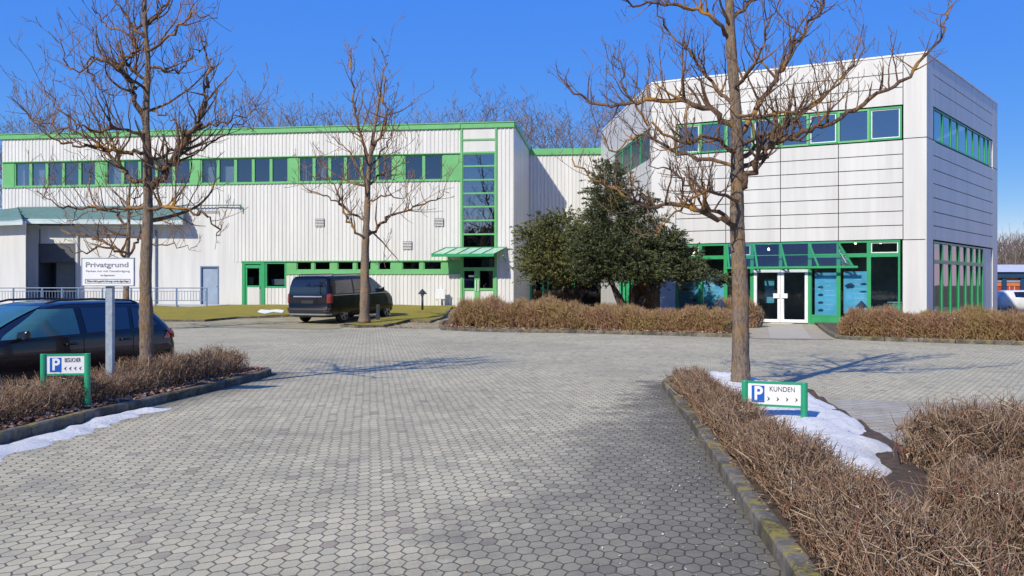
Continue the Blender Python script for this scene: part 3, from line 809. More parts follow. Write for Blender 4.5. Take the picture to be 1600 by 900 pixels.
panels(LW, mb, [0, 13.6], [ZT-.02, 8.86]); panels(LW, mb, [0, 2.6, 6, 13.6], rows_low)
o = mb.build('wall', M['panel'], rb, bevel=0)
mb = MB()
for W, a0, a1 in ((FW, f(1018)+.06, f(1448)-.06), (SW, .06, SL-.06), (LW, .06, 13.5)):
    W.box(mb, a0, a1, ZG+.04, ZW0-.06, -.12, -.055); W.box(mb, a0, a1, ZW1+.06, ZT-.05, -.12, -.055)
mb.build('wall_joint', M['gap'], rb)
mb = MB()
for W, a0, a1 in ((FW, f(1018), f(1448)), (SW, 0, SL), (LW, 0, 13.6)):
    W.box(mb, a0, a1, ZT-.02, ZT+.05, -.3, .03)
mb.build('parapet_coping', M['whiteframe'], rb)
C2 = Vector(SW.P(SL, 0, 0)[:2]); C3 = Vector(LW.P(13.6, 0, 0)[:2]); C4 = C2+(C3-C0)+Vector((4, 8))
for zz, nm, mt in ((ZT-.3, 'roof', 'concrete'), (7.2, 'floor_slab', 'room'), (3.6, 'ceiling', 'room')):
    mb = MB(); mb.poly([(C0.x+.15, C0.y+.15, zz), (C1.x-.1, C1.y+.3, zz), (C2.x-.15, C2.y, zz), (C4.x, C4.y, zz), (C3.x+.1, C3.y, zz)]); mb.build(nm, M[mt], rb)
mb = MB(); mb.poly([(C2.x, C2.y, 0), (C4.x, C4.y, 0), (C4.x, C4.y, ZT), (C2.x, C2.y, ZT)]); mb.poly([(C4.x, C4.y, 0), (C3.x, C3.y, 0), (C3.x, C3.y, ZT), (C4.x, C4.y, ZT)]); mb.build('rear_wall', M['panel'], rb)
mb = MB(); mb.poly([(C0.x, C0.y, .02), (C1.x, C1.y, .02), (C2.x, C2.y, .02), (C4.x, C4.y, .02), (C3.x, C3.y, .02)]); mb.build('floor', M['roomfloor'], rb)
mb = MB(); 
FW.box(mb, f(1040), f(1440), 0, 3.55, -6.1, -6.0); FW.box(mb, f(1040), f(1440), 7.2, 10.4, -3.1, -3.0)
LW.box(mb, .4, 13.4, 0, 10.4, -2.6, -2.5)
mb.build('inner_wall', M['room'], rb)
# upper windows
wx = [1056.5, 1094, 1134, 1176, 1220, 1263, 1309, 1358, 1409]
for i in range(8): window(FW, rb, f(wx[i]), f(wx[i+1]), ZW0, ZW1, .075, M['green2'] if i % 2 else M['green'], M['glasssky'], o0=-.14, o1=-.015, inner=(i in (0, 3, 5, 7)))
sx = [SW.s_of(p) for p in (1459.5, 1474, 1487, 1498, 1512, 1522, 1532, 1540, 1546)]
for i in range(8): window(SW, rb, sx[i], sx[i+1], ZW0, ZW1, .06, M['green2'], M['glassside'], o0=-.06, o1=-.01)
lx = [0.35+i*2.2 for i in range(5)]
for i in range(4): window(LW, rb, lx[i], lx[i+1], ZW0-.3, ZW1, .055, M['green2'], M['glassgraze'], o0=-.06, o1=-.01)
mb = MB(); LW.box(mb, 9.2, 13.6, ZW0-.3, ZW1, -.05, 0); LW.box(mb, 0, .33, ZW0-.3, ZW1, -.05, 0); mb.build('wall_pier', M['panel'], rb)
# ground floor glazing
gx = [1055.5, 1094, 1133.5, 1175]
for i in range(3):
    window(FW, rb, f(gx[i]), f(gx[i+1]), 2.86, ZG, .08, M['green2'], M['glassclear'], o0=-.14, o1=-.01, inner=(i in (0, 2)))
    window(FW, rb, f(gx[i]), f(gx[i+1]), .1, 2.86, .08, M['green2'], M['glassclear'], o0=-.14, o1=-.01)
gx = [1265, 1310, 1357.5, 1406.5]
for i in range(3):
    window(FW, rb, f(gx[i]), f(gx[i+1]), 2.86, ZG, .08, M['green2'], M['glassclear'], o0=-.14, o1=-.01, inner=(i == 2))
    window(FW, rb, f(gx[i]), f(gx[i+1]), .32 if i == 0 else .1, 2.86, .08, M['green2'], M['glassclear'], o0=-.14, o1=-.01)
mb = MB(); FW.box(mb, f(1265), f(1310), .0, .32, -.14, -.02); mb.build('base_panel', M['green2'], rb)
for p0, p1 in ((1175, 1219.5), (1219.5, 1265)): window(FW, rb, f(p0), f(p1), 2.35, ZG, .07, M['green2'], M['glassclear'], o0=-.14, o1=-.01)
# white double door
for p0, p1, sd in ((1178, 1219.8, 1), (1220.2, 1262.5, -1)):
    A_, B_ = sorted((f(p0), f(p1)))
    d = MB(); FW.frame(d, A_, B_, .05, 2.3, .13, -.12, .03); dd = d.build('door', M['whiteframe'], rb, bevel=.008)
    d = MB(); FW.face(d, A_+.13, B_-.13, .18, 2.17, -.05); d.build('pane', M['glassclear'], dd)
    h = B_-.065 if sd > 0 else A_+.065
    d = MB(); FW.box(d, h-.03-(.2 if sd > 0 else 0), h+.03+(.2 if sd < 0 else 0), 1.08, 1.28, .04, .08); d.build('handle', M['signwhite'], dd, bevel=.01)
for q0_, q1_ in ((1175, 1178), (1262.5, 1267)):
    mb = MB(); FW.box(mb, f(q0_), f(q1_), 0, 2.35, -.12, .02); mb.build('door_post', M['green2'], rb)
# tilted glass awning above the door
pT = [Vector(FW.P(f(p), ZG-.02, .03)) for p in (1136, 1178, 1219.5, 1264, 1309)]
pB = [Vector(FW.P(f(p), 2.38, .38)) for p in (1143, 1187, 1232, 1282, 1336)]
mb = MB()
for i in range(4): mb.poly([pT[i], pT[i+1], pB[i+1], pB[i]])
mb.poly([pT[4], pB[4], Vector(FW.P(f(1316), 2.38, .03))])
aw = mb.build('awning', m_glass('awning_glass', .13, (.80, .90, .90)), rb)
mb = MB()
for i in range(5): mb.bar(pT[i], pB[i], .07, .05)
mb.bar(pB[0]-Vector((.1, -.05, 0)), pB[4]+Vector((.15, -.08, 0)), .07, .09); mb.bar(pT[0].lerp(pB[0], .5), pT[4].lerp(pB[4], .5), .03, .03)
for i in range(5): mb.bar(pB[i], Vector(FW.P(f((1136, 1178, 1219.5, 1264, 1316)[i]), 2.38, .03)), .05, .05)
mb.build('awning_frame', M['green2'], aw)
# side glazing with deep green fins
gs = [SW.s_of(p) for p in (1460, 1474, 1487.5, 1500, 1511, 1521, 1530, 1537)]
for i in range(7):
    window(SW, rb, gs[i], gs[i+1], 2.6, ZG-.03, .075, M['green2'], M['glassclear'], o0=-.10, o1=-.02)
    window(SW, rb, gs[i], gs[i+1], .05, 2.6, .075, M['green2'], M['glassclear'], o0=-.10, o1=-.02)
mb = MB(); SW.box(mb, gs[-1]+.01, SW.s_of(1551)+.05, .0, ZG-.02, -.12, -.06); mb.build('recess_panel', M['panel'], rb); mb = MB(); SW.box(mb, sx[-1]+.01, SW.s_of(1551)+.02, ZW0+.02, ZW1, -.12, -.05); mb.build('recess_panel', M['panel'], rb)
# left wing ground floor glazing
for i in range(7):
    window(LW, rb, .2+i*1.1, 1.3+i*1.1, .05, ZG-.03, .07, M['green2'], M['glass'], o0=-.07, o1=-.01)
mb = MB(); LW.box(mb, 7.9, 13.6, 0, ZG, -.05, 0); mb.build('wall_pier', M['panel'], rb)
fix(rb, ROFF)
# things inside the showroom
def poster(px0, px1, py0, py1, label, depth=-.16, marks=(), title=True):
    s0, s1 = f(px0), f(px1); pc = (px0+px1)/2
    z0, z1 = FW.z_of(pc, py1), FW.z_of(pc, py0)
    base = Vector(FW.P((s0+s1)/2, z0, depth)); e = empty('poster', base, math.atan2(FW.u.y, FW.u.x)); w = (s1-s0)/2; h = z1-z0
    tag(e, label, 'poster', 'posters inside the showroom window')
    mb = MB(); mb.box(-w, w, 0, .02, 0, h); mb.build('print', M['posterblue'], e)
    mb = MB()
    r = random.Random(int(px0))
    for (u, v, ww, hh) in marks:
        x = -w+2*w*u; z = h*v; mb.poly([(x-ww, -.004, z), (x-ww*.5, -.004, z-hh), (x+ww*.8, -.004, z-hh*.8), (x+ww, -.004, z+hh*.2), (x+ww*.3, -.004, z+hh), (x-ww*.4, -.004, z+hh*.7)])
    if mb.v: mb.build('car_picture', M['navy'], e)
    mb = MB()
    for i in range(7):
        z = h*(.12+.11*i)+.03; mb.box(-w*.2+r.uniform(-.02, .05), w*r.uniform(.4, .85), -.004, -.002, z, z+.02)
    if title: mb.box(-w*.7, w*.3, -.004, -.002, h*.93, h*.95)
    mb.build('text_lines', M['signwhite'], e)
poster(1272, 1308, 426, 493, 'narrow blue poster standing directly right of the white double door', marks=[(.25, .66, .12, .06), (.25, .48, .12, .06), (.25, .3, .12, .06), (.25, .12, .12, .06)])
poster(1317, 1356, 424, 490, 'wide blue poster with dark vehicle pictures, between the two middle green mullions', marks=[(.25, .66, .2, .12), (.8, .7, .14, .05), (.8, .52, .16, .04)])
poster(1060, 1091, 440, 489, 'dim blue poster in the leftmost showroom pane behind the yew', marks=[(.3, .75, .18, .07), (.7, .4, .15, .06)], title=False)
poster(1098, 1130, 428, 489, 'blue poster in the second showroom pane beside the tree trunk', marks=[(.75, .78, .2, .16)], title=False)
poster(1184, 1199, 437, 474, 'small blue sheet seen through the left leaf of the white door', depth=-1.2, marks=[])
t = empty('display_banner', FW.P(f(1314), 0.03, -.6)); tag(t, 'narrow orange banner strip inside the showroom left of the wide blue poster', 'banner')
mb = MB(); mb.box(-.07, .07, 0, .03, .9, 2.2); mb.build('cloth', M['orange'], t); mb = MB(); mb.box(-.09, .09, -.02, .05, 0, .9); mb.build('stand', M['brown'], t)
t = empty('red_fabric_banner', FW.P(f(1269), 0.03, -.5)); tag(t, 'dark red banner strip inside the glass just right of the white door', 'banner')
mb = MB(); mb.box(-.07, .07, 0, .03, .3, 2.3); mb.build('cloth', M['brown'], t)
t = empty('counter', FW.P(f(1397), .03, -.8)); tag(t, 'pale green display counter inside the rightmost showroom pane', 'counter')
mb = MB(); mb.box(-.25, .25, -.2, .2, 0, .88); mb.build('body', M['canopyglass'], t, bevel=.01); mb = MB(); mb.box(-.28, .28, -.23, .23, .88, .92); mb.build('top', M['signwhite'], t)
lamp_glow, nt, b = newmat('lit_lamp_bulb'); b.inputs['Emission Color'].default_value = (1, .75, .45, 1); b.inputs['Emission Strength'].default_value = 6; lk(nt, ramp(nt, noise(nt, 5, objco(nt)), [(0, (.9, .8, .6)), (1, (1, .9, .7))]), b.inputs['Base Color'])
for px, zz, lab in ((1193, 3.2, 'hanging bulb lamp above the white double door inside, at its left leaf'), (1331, 3.4, 'small ceiling spot lit inside the pane right of the awning'), (1371, 3.4, 'small ceiling spot lit inside the rightmost showroom pane'), (1075, 3.1, 'small lamp lit inside the leftmost showroom pane behind the yew')):
    t = empty('pendant_lamp', FW.P(f(px), 3.6, -.9)); tag(t, lab, 'lamp', 'lamps lit inside the showroom')
    mb = MB(); mb.tube([(0, 0, 0), (0, 0, zz-3.6+.05)], .012, 6); mb.build('cord', M['blackmetal'], t)
    mb = MB(); mb.tube([(0, 0, zz-3.6+.07), (0, 0, zz-3.6), (0, 0, zz-3.65)], [.02, .06, .03], 8); mb.build('bulb', lamp_glow, t)
# litter bin by the door
t = empty('litter_bin', FW.P(f(1178), .0, .45)); tag(t, 'small grey standing ash bin left of the white double door', 'bin')
mb = MB(); mb.box(-.15, .15, -.12, .12, 0, .66); mb.build('body', M['galv'], t, bevel=.02)
mb = MB(); mb.box(-.16, .16, -.13, .13, .66, .72); mb.build('lid', M['steelblue'], t, bevel=.01)
mb = MB(); mb.box(-.11, .11, -.125, -.12, .48, .60); mb.build('slot', M['dark'], t)

# ================================================================ verge, island, paths, beds at back
vk = [gp(150, 511), gp(215, 503), gp(265, 497.5), gp(320, 492.5), gp(370, 490), gp(450, 489), gp(520, 488.5), gp(606, 487)]
isl_tip = [( -5.35, 41.8), (-6.1, 38.2), (-6.65, 35.9), gp(532, 511), gp(560, 512.5), gp(600, 511.5), gp(640, 503.5), gp(672, 495), gp(695, 489.5), (-3.15, 48.6)]
wallpts = [(x, y) for x, y in [HW.P(t, 0, -.05)[:2] for t in (s(719), s(600), s(500), s(450))]]
vz = lambda x, y: g(x, y)+.10+.03*math.sin(x*1.7)*math.sin(y*1.1)
mid_w = HW.P(s(690), 0, -.05)[:2]
verge = vk+isl_tip+[(-3.0, 50.5), (-3.3, 52.3)]+[HW.P(s(px), 0, .0)[:2] for px in (600, 500, 400)]+[AW.P(a(px), 0, .0)[:2] for px in (340,)]+[(-17.2, 50.0), (-24, 49.8), (-30, 49.8)]
o = sheet('grass_verge', verge, vz, M['grass'], .7); tag(o, 'mossy yellow green grass verge and island round the parked van', 'grass', kind='stuff')
kerb('verge_kerb', vk, .10, .12, side=1)
kerb('island_kerb', isl_tip, .10, .12, side=1)
o = sheet('snow_patch', [gp(402, 487.6), gp(414, 488.2), gp(428, 487.4), gp(441, 487.8), gp(444, 486.6), gp(432, 486.2), gp(420, 486.8), gp(408, 486.3)], lambda x, y: vz(x, y)+.015, M['snow'], .3); tag(o, 'small flat remnant of snow on the grass verge left of the van', 'snow')

# kerb line in front of the shrubs
kb = [gp(690, 505), gp(685, 512), gp(690, 516), gp(760, 519), gp(900, 521), gp(1000, 523.5), gp(1130, 527), gp(1170, 528)]
kb2 = [gp(1278, 511), gp(1288, 520), gp(1305, 529.5), gp(1330, 531.5), gp(1450, 535.5), gp(1600, 540), gp(1700, 543)]
kerb('shrub_bed_kerb', kb, .12, .12, side=1)
kerb('shrub_bed_kerb', kb2, .12, .12, side=1)
bedA = kb+[FW.P(f(1168), 0, .9)[:2], FW.P(f(1168), 0, .05)[:2], FW.P(f(1018), 0, .0)[:2], LW.P(8, 0, 0)[:2], (5.2, 56), (1.1, 56.2), (.15, 51.7), (-1.2, 52), (-1.8, 44)]
o = sheet('planting_bed', bedA, lambda x, y: g(x, y)+.085, M['soil'], 1.2); tag(o, kind='structure')
bedB = kb2+[(30, 26), (30, 48), (C2.x+.2, C2.y), (C1.x, C1.y-.02), FW.P(f(1272), 0, .05)[:2]]
o = sheet('planting_bed', bedB, lambda x, y: g(x, y)+.085, M['soil'], 1.2); tag(o, kind='structure')
ent = [gp(1174, 529), gp(1235, 531), gp(1303, 531), gp(1277, 511), FW.P(f(1270), 0, .03)[:2], FW.P(f(1170), 0, .03)[:2]]
o = sheet('entrance_path', ent, lambda x, y: .012, M['path'], 2); tag(o, kind='structure')
ent2 = [gp(1204, 529), gp(1268, 530), gp(1252, 507), gp(1198, 506)]
o = sheet('entrance_slabs', ent2, lambda x, y: .017, M['pathmid'], 2); tag(o, kind='structure')
t = MB(); FW.box(t, f(1207), f(1243), .02, .04, .15, .75); o = t.build('door_mat', M['cream']); tag(o, 'pale door mat before the white double door', 'mat')

# ================================================================ near kerbs, beds, snow
flat = lambda x, y: 0.0
lk_pts = [(-5.9, 4.0), (-5.55, 7.0), (-5.28, 9.6), (-5.10, 11.4), (-4.88, 12.8), (-4.64, 14.4), (-4.42, 16.2), (-4.38, 16.9), (-4.5, 17.25), (-4.75, 17.4), (-5.3, 17.35)]
kerb('left_bed_kerb', lk_pts, .12, .11, side=1, gfun=flat)
bedL = lk_pts+[(-5.9, 17.2), (-6.0, 15), (-6.35, 12), (-6.8, 8), (-7.2, 4)]
o = sheet('planting_bed', bedL, lambda x, y: .09+.03*math.sin(x*9)*math.sin(y*7), M['soil'], .2); tag(o, kind='structure')
rk_pts = [(1.2, 2.0), (1.35, 3.5), (1.55, 5.26), (1.67, 6.68), (1.83, 8.3), (2.07, 10.8), (2.33, 14.0), (2.42, 15.0), (2.62, 15.6), (3.0, 16.0), (3.6, 16.2)]
kerb('right_bed_kerb', rk_pts, .12, .12, side=-1, gfun=flat)
bedR = [(p[0]+.05, p[1]) for p in rk_pts[:-3]]+[(2.75, 15.5), (3.1, 15.9), (4.1, 15.6), (4.5, 14), (4.25, 12.5), (3.8, 9.2), (3.85, 8.75), (9.5, 8.3), (9.5, 2)]
o = sheet('planting_bed', bedR, lambda x, y: .085+.025*math.sin(x*9)*math.sin(y*7), M['soil'], .2); tag(o, kind='structure')
o = sheet('side_paving', [(4.2, 13.5), (12, 11.2), (12, 8.0), (3.8, 8.6), (3.8, 9.2)], lambda x, y: .008, M['side'], 4); tag(o, kind='structure')
o = snow('snow_bank', [(2.75, 12.0), (2.85, 14.4), (3.0, 15.75), (3.5, 15.9), (4.05, 15.2), (4.25, 13.6), (4.12, 12.0), (3.95, 10.8), (3.8, 9.9), (3.62, 9.4), (3.66, 8.9), (3.35, 8.5), (3.2, 7.8), (2.95, 7.35), (2.75, 7.5), (2.6, 8.0), (2.7, 9.0), (2.72, 10.4)], .15, M['snow'], .09, base=lambda x, y: .06)
tag(o, 'bank of old white snow between the two bare hedges under the right tree', 'snow')
o = snow('snow_strip', [gp(-60, 712), gp(-60, 745), gp(20, 712), gp(80, 694), gp(150, 673), gp(225, 648), gp(272, 637), gp(215, 641), gp(150, 654), gp(90, 671), gp(30, 689)], .07, M['snow'], .08, amp=.012)
tag(o, 'thin strip of melting snow along the left kerb', 'snow')

# ================================================================ hedges
def hedge(name, path, widths, hfun, n, rad, mat, label, tall=1.0, seglen=(.10, .28), base=.08, loose=.12, uprights=.15, fringe=.10, leaves=350):
    """path: centre polyline; widths: half widths; twigs through the whole volume"""
    P = np.array(path, float); Wd = np.array(widths, float)
    L = np.r_[0, np.cumsum(np.linalg.norm(np.diff(P, axis=0), axis=1))]
    nb = NB()
    t = rng.uniform(0, L[-1], n)
    cx = np.interp(t, L, P[:, 0]); cy = np.interp(t, L, P[:, 1]); w = np.interp(t, L, Wd)
    tx = np.interp(t+.05, L, P[:, 0])-np.interp(t-.05, L, P[:, 0]); ty = np.interp(t+.05, L, P[:, 1])-np.interp(t-.05, L, P[:, 1])
    ll = np.hypot(tx, ty)+1e-9; nx, ny = -ty/ll, tx/ll
    u = rng.uniform(-1, 1, n); u = np.sign(u)*np.abs(u)**.7
    lump = 1+.10*np.sin(t*2.1+u)+.09*np.sin(t*5.3+1+u*2)+.07*np.sin(t*11+u*4)+.05*np.sin(t*23+u*9)
    H = np.array([hfun(a_, b_) for a_, b_ in zip(cx, cy)])*lump*(1-.16*np.abs(u)**3)
    endf = np.clip(np.minimum(t, L[-1]-t)/(.35*H+.05), 0, 1)**.5; H = H*(.55+.45*endf)
    v = rng.uniform(0, 1, n)**.62
    x = cx+nx*u*w+rng.normal(0, .02, n); y = cy+ny*u*w+rng.normal(0, .02, n); z = base+v*H*.93
    # direction: up and outwards
    az_ = rng.uniform(0, 2*math.pi, n); el = rng.normal(.55, .65, n)
    dx = np.cos(az_)*np.cos(el)+nx*u*.5; dy = np.sin(az_)*np.cos(el)+ny*u*.5; dz = np.abs(np.sin(el))+.05
    D = np.stack([dx, dy, dz], 1); D /= np.linalg.norm(D, axis=1, keepdims=True)
    ln = rng.uniform(*seglen, n)
    p0 = np.stack([x, y, z], 1)-D*ln[:, None]*.5
    k = rng.normal(0, .55, (n, 3))*ln[:, None]*.5
    p1 = p0+D*ln[:, None]*.5+k*.6; p2 = p0+D*ln[:, None]+k*.2+np.array([0, 0, 1])*ln[:, None]*.15
    over = p2[:, 2]-(base+H+fringe); p2[:, 2] -= np.maximum(over, 0)*.8
    p0[:, 2] = np.maximum(p0[:, 2], base-.03)
    r = rng.uniform(.5, 1.1, n)**1.0*rad; r = np.where(rng.uniform(0, 1, n) > .9, r*1.9, r)
    nb.tubes(np.stack([p0, p1, p2], 1), np.stack([r, r*.85, r*.35], 1), 3)
    # upright stems from the ground
    m = int(n*uprights); ii = rng.integers(0, n, m)
    b0 = np.stack([x[ii]*.0+cx[ii]+nx[ii]*u[ii]*w[ii]*.8, cy[ii]+ny[ii]*u[ii]*w[ii]*.8, np.full(m, base-.04)], 1)
    top = b0+np.stack([rng.normal(0, loose, m), rng.normal(0, loose, m), H[ii]*rng.uniform(.7, 1.12, m)], 1)
    mid_ = (b0+top)/2+rng.normal(0, .05, (m, 3))
    q1 = b0*.7+top*.3+rng.normal(0, .03, (m, 3))
    rr = rng.uniform(.8, 1.6, m)*rad
    nb.tubes(np.stack([b0, q1, mid_, top], 1), np.stack([rr*1.3, rr*1.1, rr, rr*.4], 1), 3)
    o = nb.build(name, mat); tag(o, label, 'hedge')
    if leaves:
        jj = rng.integers(0, n, leaves); C = np.stack([x[jj], y[jj], z[jj]], 1); a2 = rng.normal(0, 1, (leaves, 3)); a2 /= np.linalg.norm(a2, axis=1, keepdims=True)
        b3 = np.cross(a2, rng.normal(0, 1, (leaves, 3))); b3 /= np.linalg.norm(b3, axis=1, keepdims=True); s3 = rng.uniform(.010, .026, (leaves, 1))*(rad/.004)**.6
        n2 = NB(); n2.quads(C, a2*s3, b3*s3*.6); n2.build('trapped_leaves', M['leaflit'], o)
    return o
def off(pts, d):
    out = []
    for i, p in enumerate(pts):
        a_ = Vector(pts[max(i-1, 0)]); b2 = Vector(pts[min(i+1, len(pts)-1)]); t = (b2-a_).normalized(); out.append((p[0]-t.y*d, p[1]+t.x*d))
    return out
hl = [(-6.68, 4.5), (-6.23, 8), (-5.93, 10.2), (-5.70, 12), (-5.47, 14), (-5.21, 15.6), (-5.02, 16.65)]
hedge('bare_hedge', hl, [.40]*6+[.33], lambda x, y: .40 if y < 13 else .40+.07*min(1, (y-13)/2), 15500, .0042, M['hedge'], 'low leafless brown hedge in the left kerbed bed beside the dark estate car', seglen=(.07, .22), fringe=.05)
ha = [(1.95, 3.6), (2.10, 5.2), (2.20, 6.6), (2.28, 8.2), (2.42, 10.5), (2.62, 13.2), (2.80, 14.9)]
hedge('bare_hedge', ha, [.42, .40, .34, .28, .27, .22, .20], lambda x, y: .30 if y < 13 else .26, 15000, .0038, M['hedge'], 'low straggly leafless hedge along the right kerb under the customer parking sign', seglen=(.06, .20), base=.08, fringe=.06)
hb = [(2.9, 4.2), (3.9, 5.2), (4.6, 6.2), (5.2, 6.7), (8.8, 6.2)]
hb = [(3.25, 3.4), (3.6, 5.0), (4.2, 6.2)]
nB = 0
def hB(x, y): return .46
hedge('bare_hedge', [(3.45, 7.75), (4.9, 7.6), (7.0, 7.3), (9.0, 7.0)], [.75, .95, 1.0, 1.0], lambda x, y: .52, 17000, .0045, M['hedge'], 'dense waist high leafless hedge at the right edge behind the snow', seglen=(.08, .25), fringe=.10)
hedge('bare_hedge', [(2.7, 5.75), (3.6, 5.45), (5.2, 5.0)], [.95, 1.05, 1.1], lambda x, y: .36, 20000, .0040, M['hedge'], 'nearest tangled leafless hedge filling the bottom right corner', seglen=(.07, .22), fringe=.12)
# back hedges
kbl = off(kb[2:], 1.05)
hedge('trimmed_hedge', [(-1.9, 36.3), (0.5, 35.3), (3.0, 33.6), (5.2, 31.9), (7.3, 30.3)], [1.3, 1.2, 1.0, .9, .8], lambda x, y: 1.02 if x < 1.0 else 1.02-.26*min(1, (x-1.0)/3.0), 32000, .0085, M['hedgefar'], 'long trimmed brown hedge behind the kerb in front of the dark conifers', seglen=(.12, .3), fringe=.04)
hedge('trimmed_hedge', [(10.35, 28.8), (12.5, 27.2), (14.6, 25.9), (17.5, 24.2)], [.75, .8, .8, .8], lambda x, y: .82, 24000, .0075, M['hedgefar'], 'trimmed brown hedge before the right corner of the office block', seglen=(.12, .28), fringe=.04)
hedge('round_shrub', [(5.0, 39.2), (6.0, 39.0)], [.8, .8], lambda x, y: 2.0, 2600, .010, M['hedgefar'], 'upright bare brown shrub between the two dark conifers', seglen=(.2, .5))
hedge('round_shrub', [(8.0, 36.5), (9.5, 35.6)], [.5, .5], lambda x, y: 1.0, 2500, .009, M['hedgefar'], 'low bare shrub under the leftmost showroom panes', seglen=(.2, .4))

# ---------------------------------------------------------------- leaf litter and debris
def scatter(name, n, fx, mat, size, label, cat='leaves', z=.1):
    pts = np.array([fx() for _ in range(n)], float)
    C = np.stack([pts[:, 0], pts[:, 1], pts[:, 2]], 1)
    th = rng.uniform(0, 2*math.pi, n); sz = rng.uniform(*size, n)
    U = np.stack([np.cos(th), np.sin(th), rng.normal(0, .3, n)], 1)*sz[:, None]
    W = np.stack([-np.sin(th), np.cos(th), rng.normal(0, .35, n)], 1)*sz[:, None]*rng.uniform(.3, .7, n)[:, None]
    nb = NB(); nb.quads(C, U, W); o = nb.build(name, mat); tag(o, label, cat, kind='stuff'); return o
def along(pts, lo, hi, zz):
    P = [Vector(p) for p in pts]; seg = [(b2-a_).length for a_, b2 in zip(P, P[1:])]
    def fx():
        r = random.uniform(0, sum(seg)); i = 0
        while r > seg[i] and i < len(seg)-1: r -= seg[i]; i += 1
        t = (P[i+1]-P[i]).normalized(); q = P[i]+t*r; d = random.uniform(lo, hi); q = q+Vector((-t.y, t.x))*d
        return (q.x, q.y, zz+random.uniform(0, .02))
    return fx
scatter('leaf_litter', 5200, along(lk_pts[:-2], .12, .50, .12), M['leaflit'], (.014, .045), 'dead brown leaves lying under the left hedge')
scatter('leaf_litter', 1100, along(rk_pts[:-2], -.5, -.08, .12), M['leaflit'], (.010, .028), 'dead brown leaves lying behind the right kerb')
scatter('leaf_litter', 2600, along(kb[1:], .15, .5, .12), M['leaflit'], (.03, .07), 'dead brown leaves along the far shrub bed kerb')
def rf2():
    y = 4.8+random.random()**1.3*9; k_ = 1.2+.078*y
    return (k_-abs(random.gauss(0, .55))-.02, y, .008)
scatter('debris', 520, rf2, M['grit'], (.004, .014), 'pale twigs and leaf scraps on the dark paving along the right kerb', 'debris')
def rf3():
    return (random.uniform(-5, 2.5), 5+random.random()*12, .008)
def rf5():
    return (random.uniform(2.5, 4.1), 7+random.random()*8, .20+random.uniform(0, .04))
scatter('debris', 500, rf5, M['leaflit'], (.004, .014), 'dark twig scraps lying on the snow bank', 'debris')
def rf6():
    x = random.uniform(-6, 3.5); return (x, 5+random.random()**1.5*16, .008)
scatter('debris', 420, rf6, M['grit'], (.003, .010), 'tiny pale grit scattered on the yard paving', 'debris')
scatter('debris', 260, rf3, M['leaflit'], (.004, .013), 'a few leaf scraps strewn over the open paving', 'debris')
def rf4():
    x, y = gp(random.uniform(600, 700), random.uniform(492, 514)); return (x, y, g(x, y)+.03)
scatter('leaf_litter', 700, rf4, M['leaflit'], (.02, .05), 'brown leaves on the mossy path between grass island and hedge')

# ================================================================ TREES
def grow(out, p, d, L, r, lvl, rs, up=.25, wig=.25, prm=None):
    """appends (points, radii) polylines"""
    k = max(3, int(L/prm['seg'])); pts = [p.copy()]; rad = [r]; st = L/k
    for i in range(k):
        d = (d+Vector((rs.gauss(0, wig), rs.gauss(0, wig), rs.gauss(0, wig*.6)))*.5+Vector((0, 0, up*.22))).normalized()
        p = p+d*st; pts.append(p.copy()); rad.append(max(prm['rmin'], r*(1-(i+1)/k*.75)))
    out.append((pts, rad, lvl))
    if lvl >= prm['max']: return
    n = max(1, int(L*prm['dens'][lvl]))
    for j in range(n):
        t = rs.uniform(.18, 1.0)
        i = min(k-1, int(t*k)); q = pts[i].lerp(pts[i+1], t*k-i)
        dd = (pts[i+1]-pts[i]).normalized()
        side = Vector((rs.gauss(0, 1), rs.gauss(0, 1), rs.gauss(.25, .7))).normalized()
        side = (side-dd*side.dot(dd)).normalized()
        nd = (dd*rs.uniform(.35, .9)+side*rs.uniform(.6, 1.1)+Vector((0, 0, rs.uniform(0, .5)))).normalized()
        grow(out, q, nd, L*rs.uniform(.22, .52)*prm['shr'], max(prm['rmin'], rad[i]*rs.uniform(.4, .62)), lvl+1, rs, up*1.5, wig, prm)
def polyinterp(pts, n):
    """Catmull-Rom resample"""
    P = [Vector(p) for p in pts]; P = [P[0]*2-P[1]]+P+[P[-1]*2-P[-2]]; out = []
    for i in range(1, len(P)-2):
        for j in range(n):
            t = j/n; a_, b2, c_, d_ = P[i-1:i+3]
            out.append(.5*((2*b2)+(c_-a_)*t+(2*a_-5*b2+4*c_-d_)*t*t+(3*b2-a_-3*c_+d_)*t**3))
    out.append(P[-2]); return out
def flush(lines, name_mats, parent, rsplit):
    nbs = [NB(), NB()]
    bins = {}
    for pts, rad, lvl in lines:
        sides = 7 if rad[0] > .03 else (5 if rad[0] > .012 else 3)
        w = 0 if rad[0] > rsplit else 1
        bins.setdefault((len(pts), sides, w), []).append((pts, rad))
    for (K, sd, w), L in bins.items():
        P = np.array([[tuple(q) for q in a_] for a_, b2 in L]); Rr = np.array([b2 for a_, b2 in L])
        nbs[w].tubes(P, Rr, sd)
    for nb, (nm, mt) in zip(nbs, name_mats):
        if nb.V: nb.build(nm, mt, parent, smooth=True)
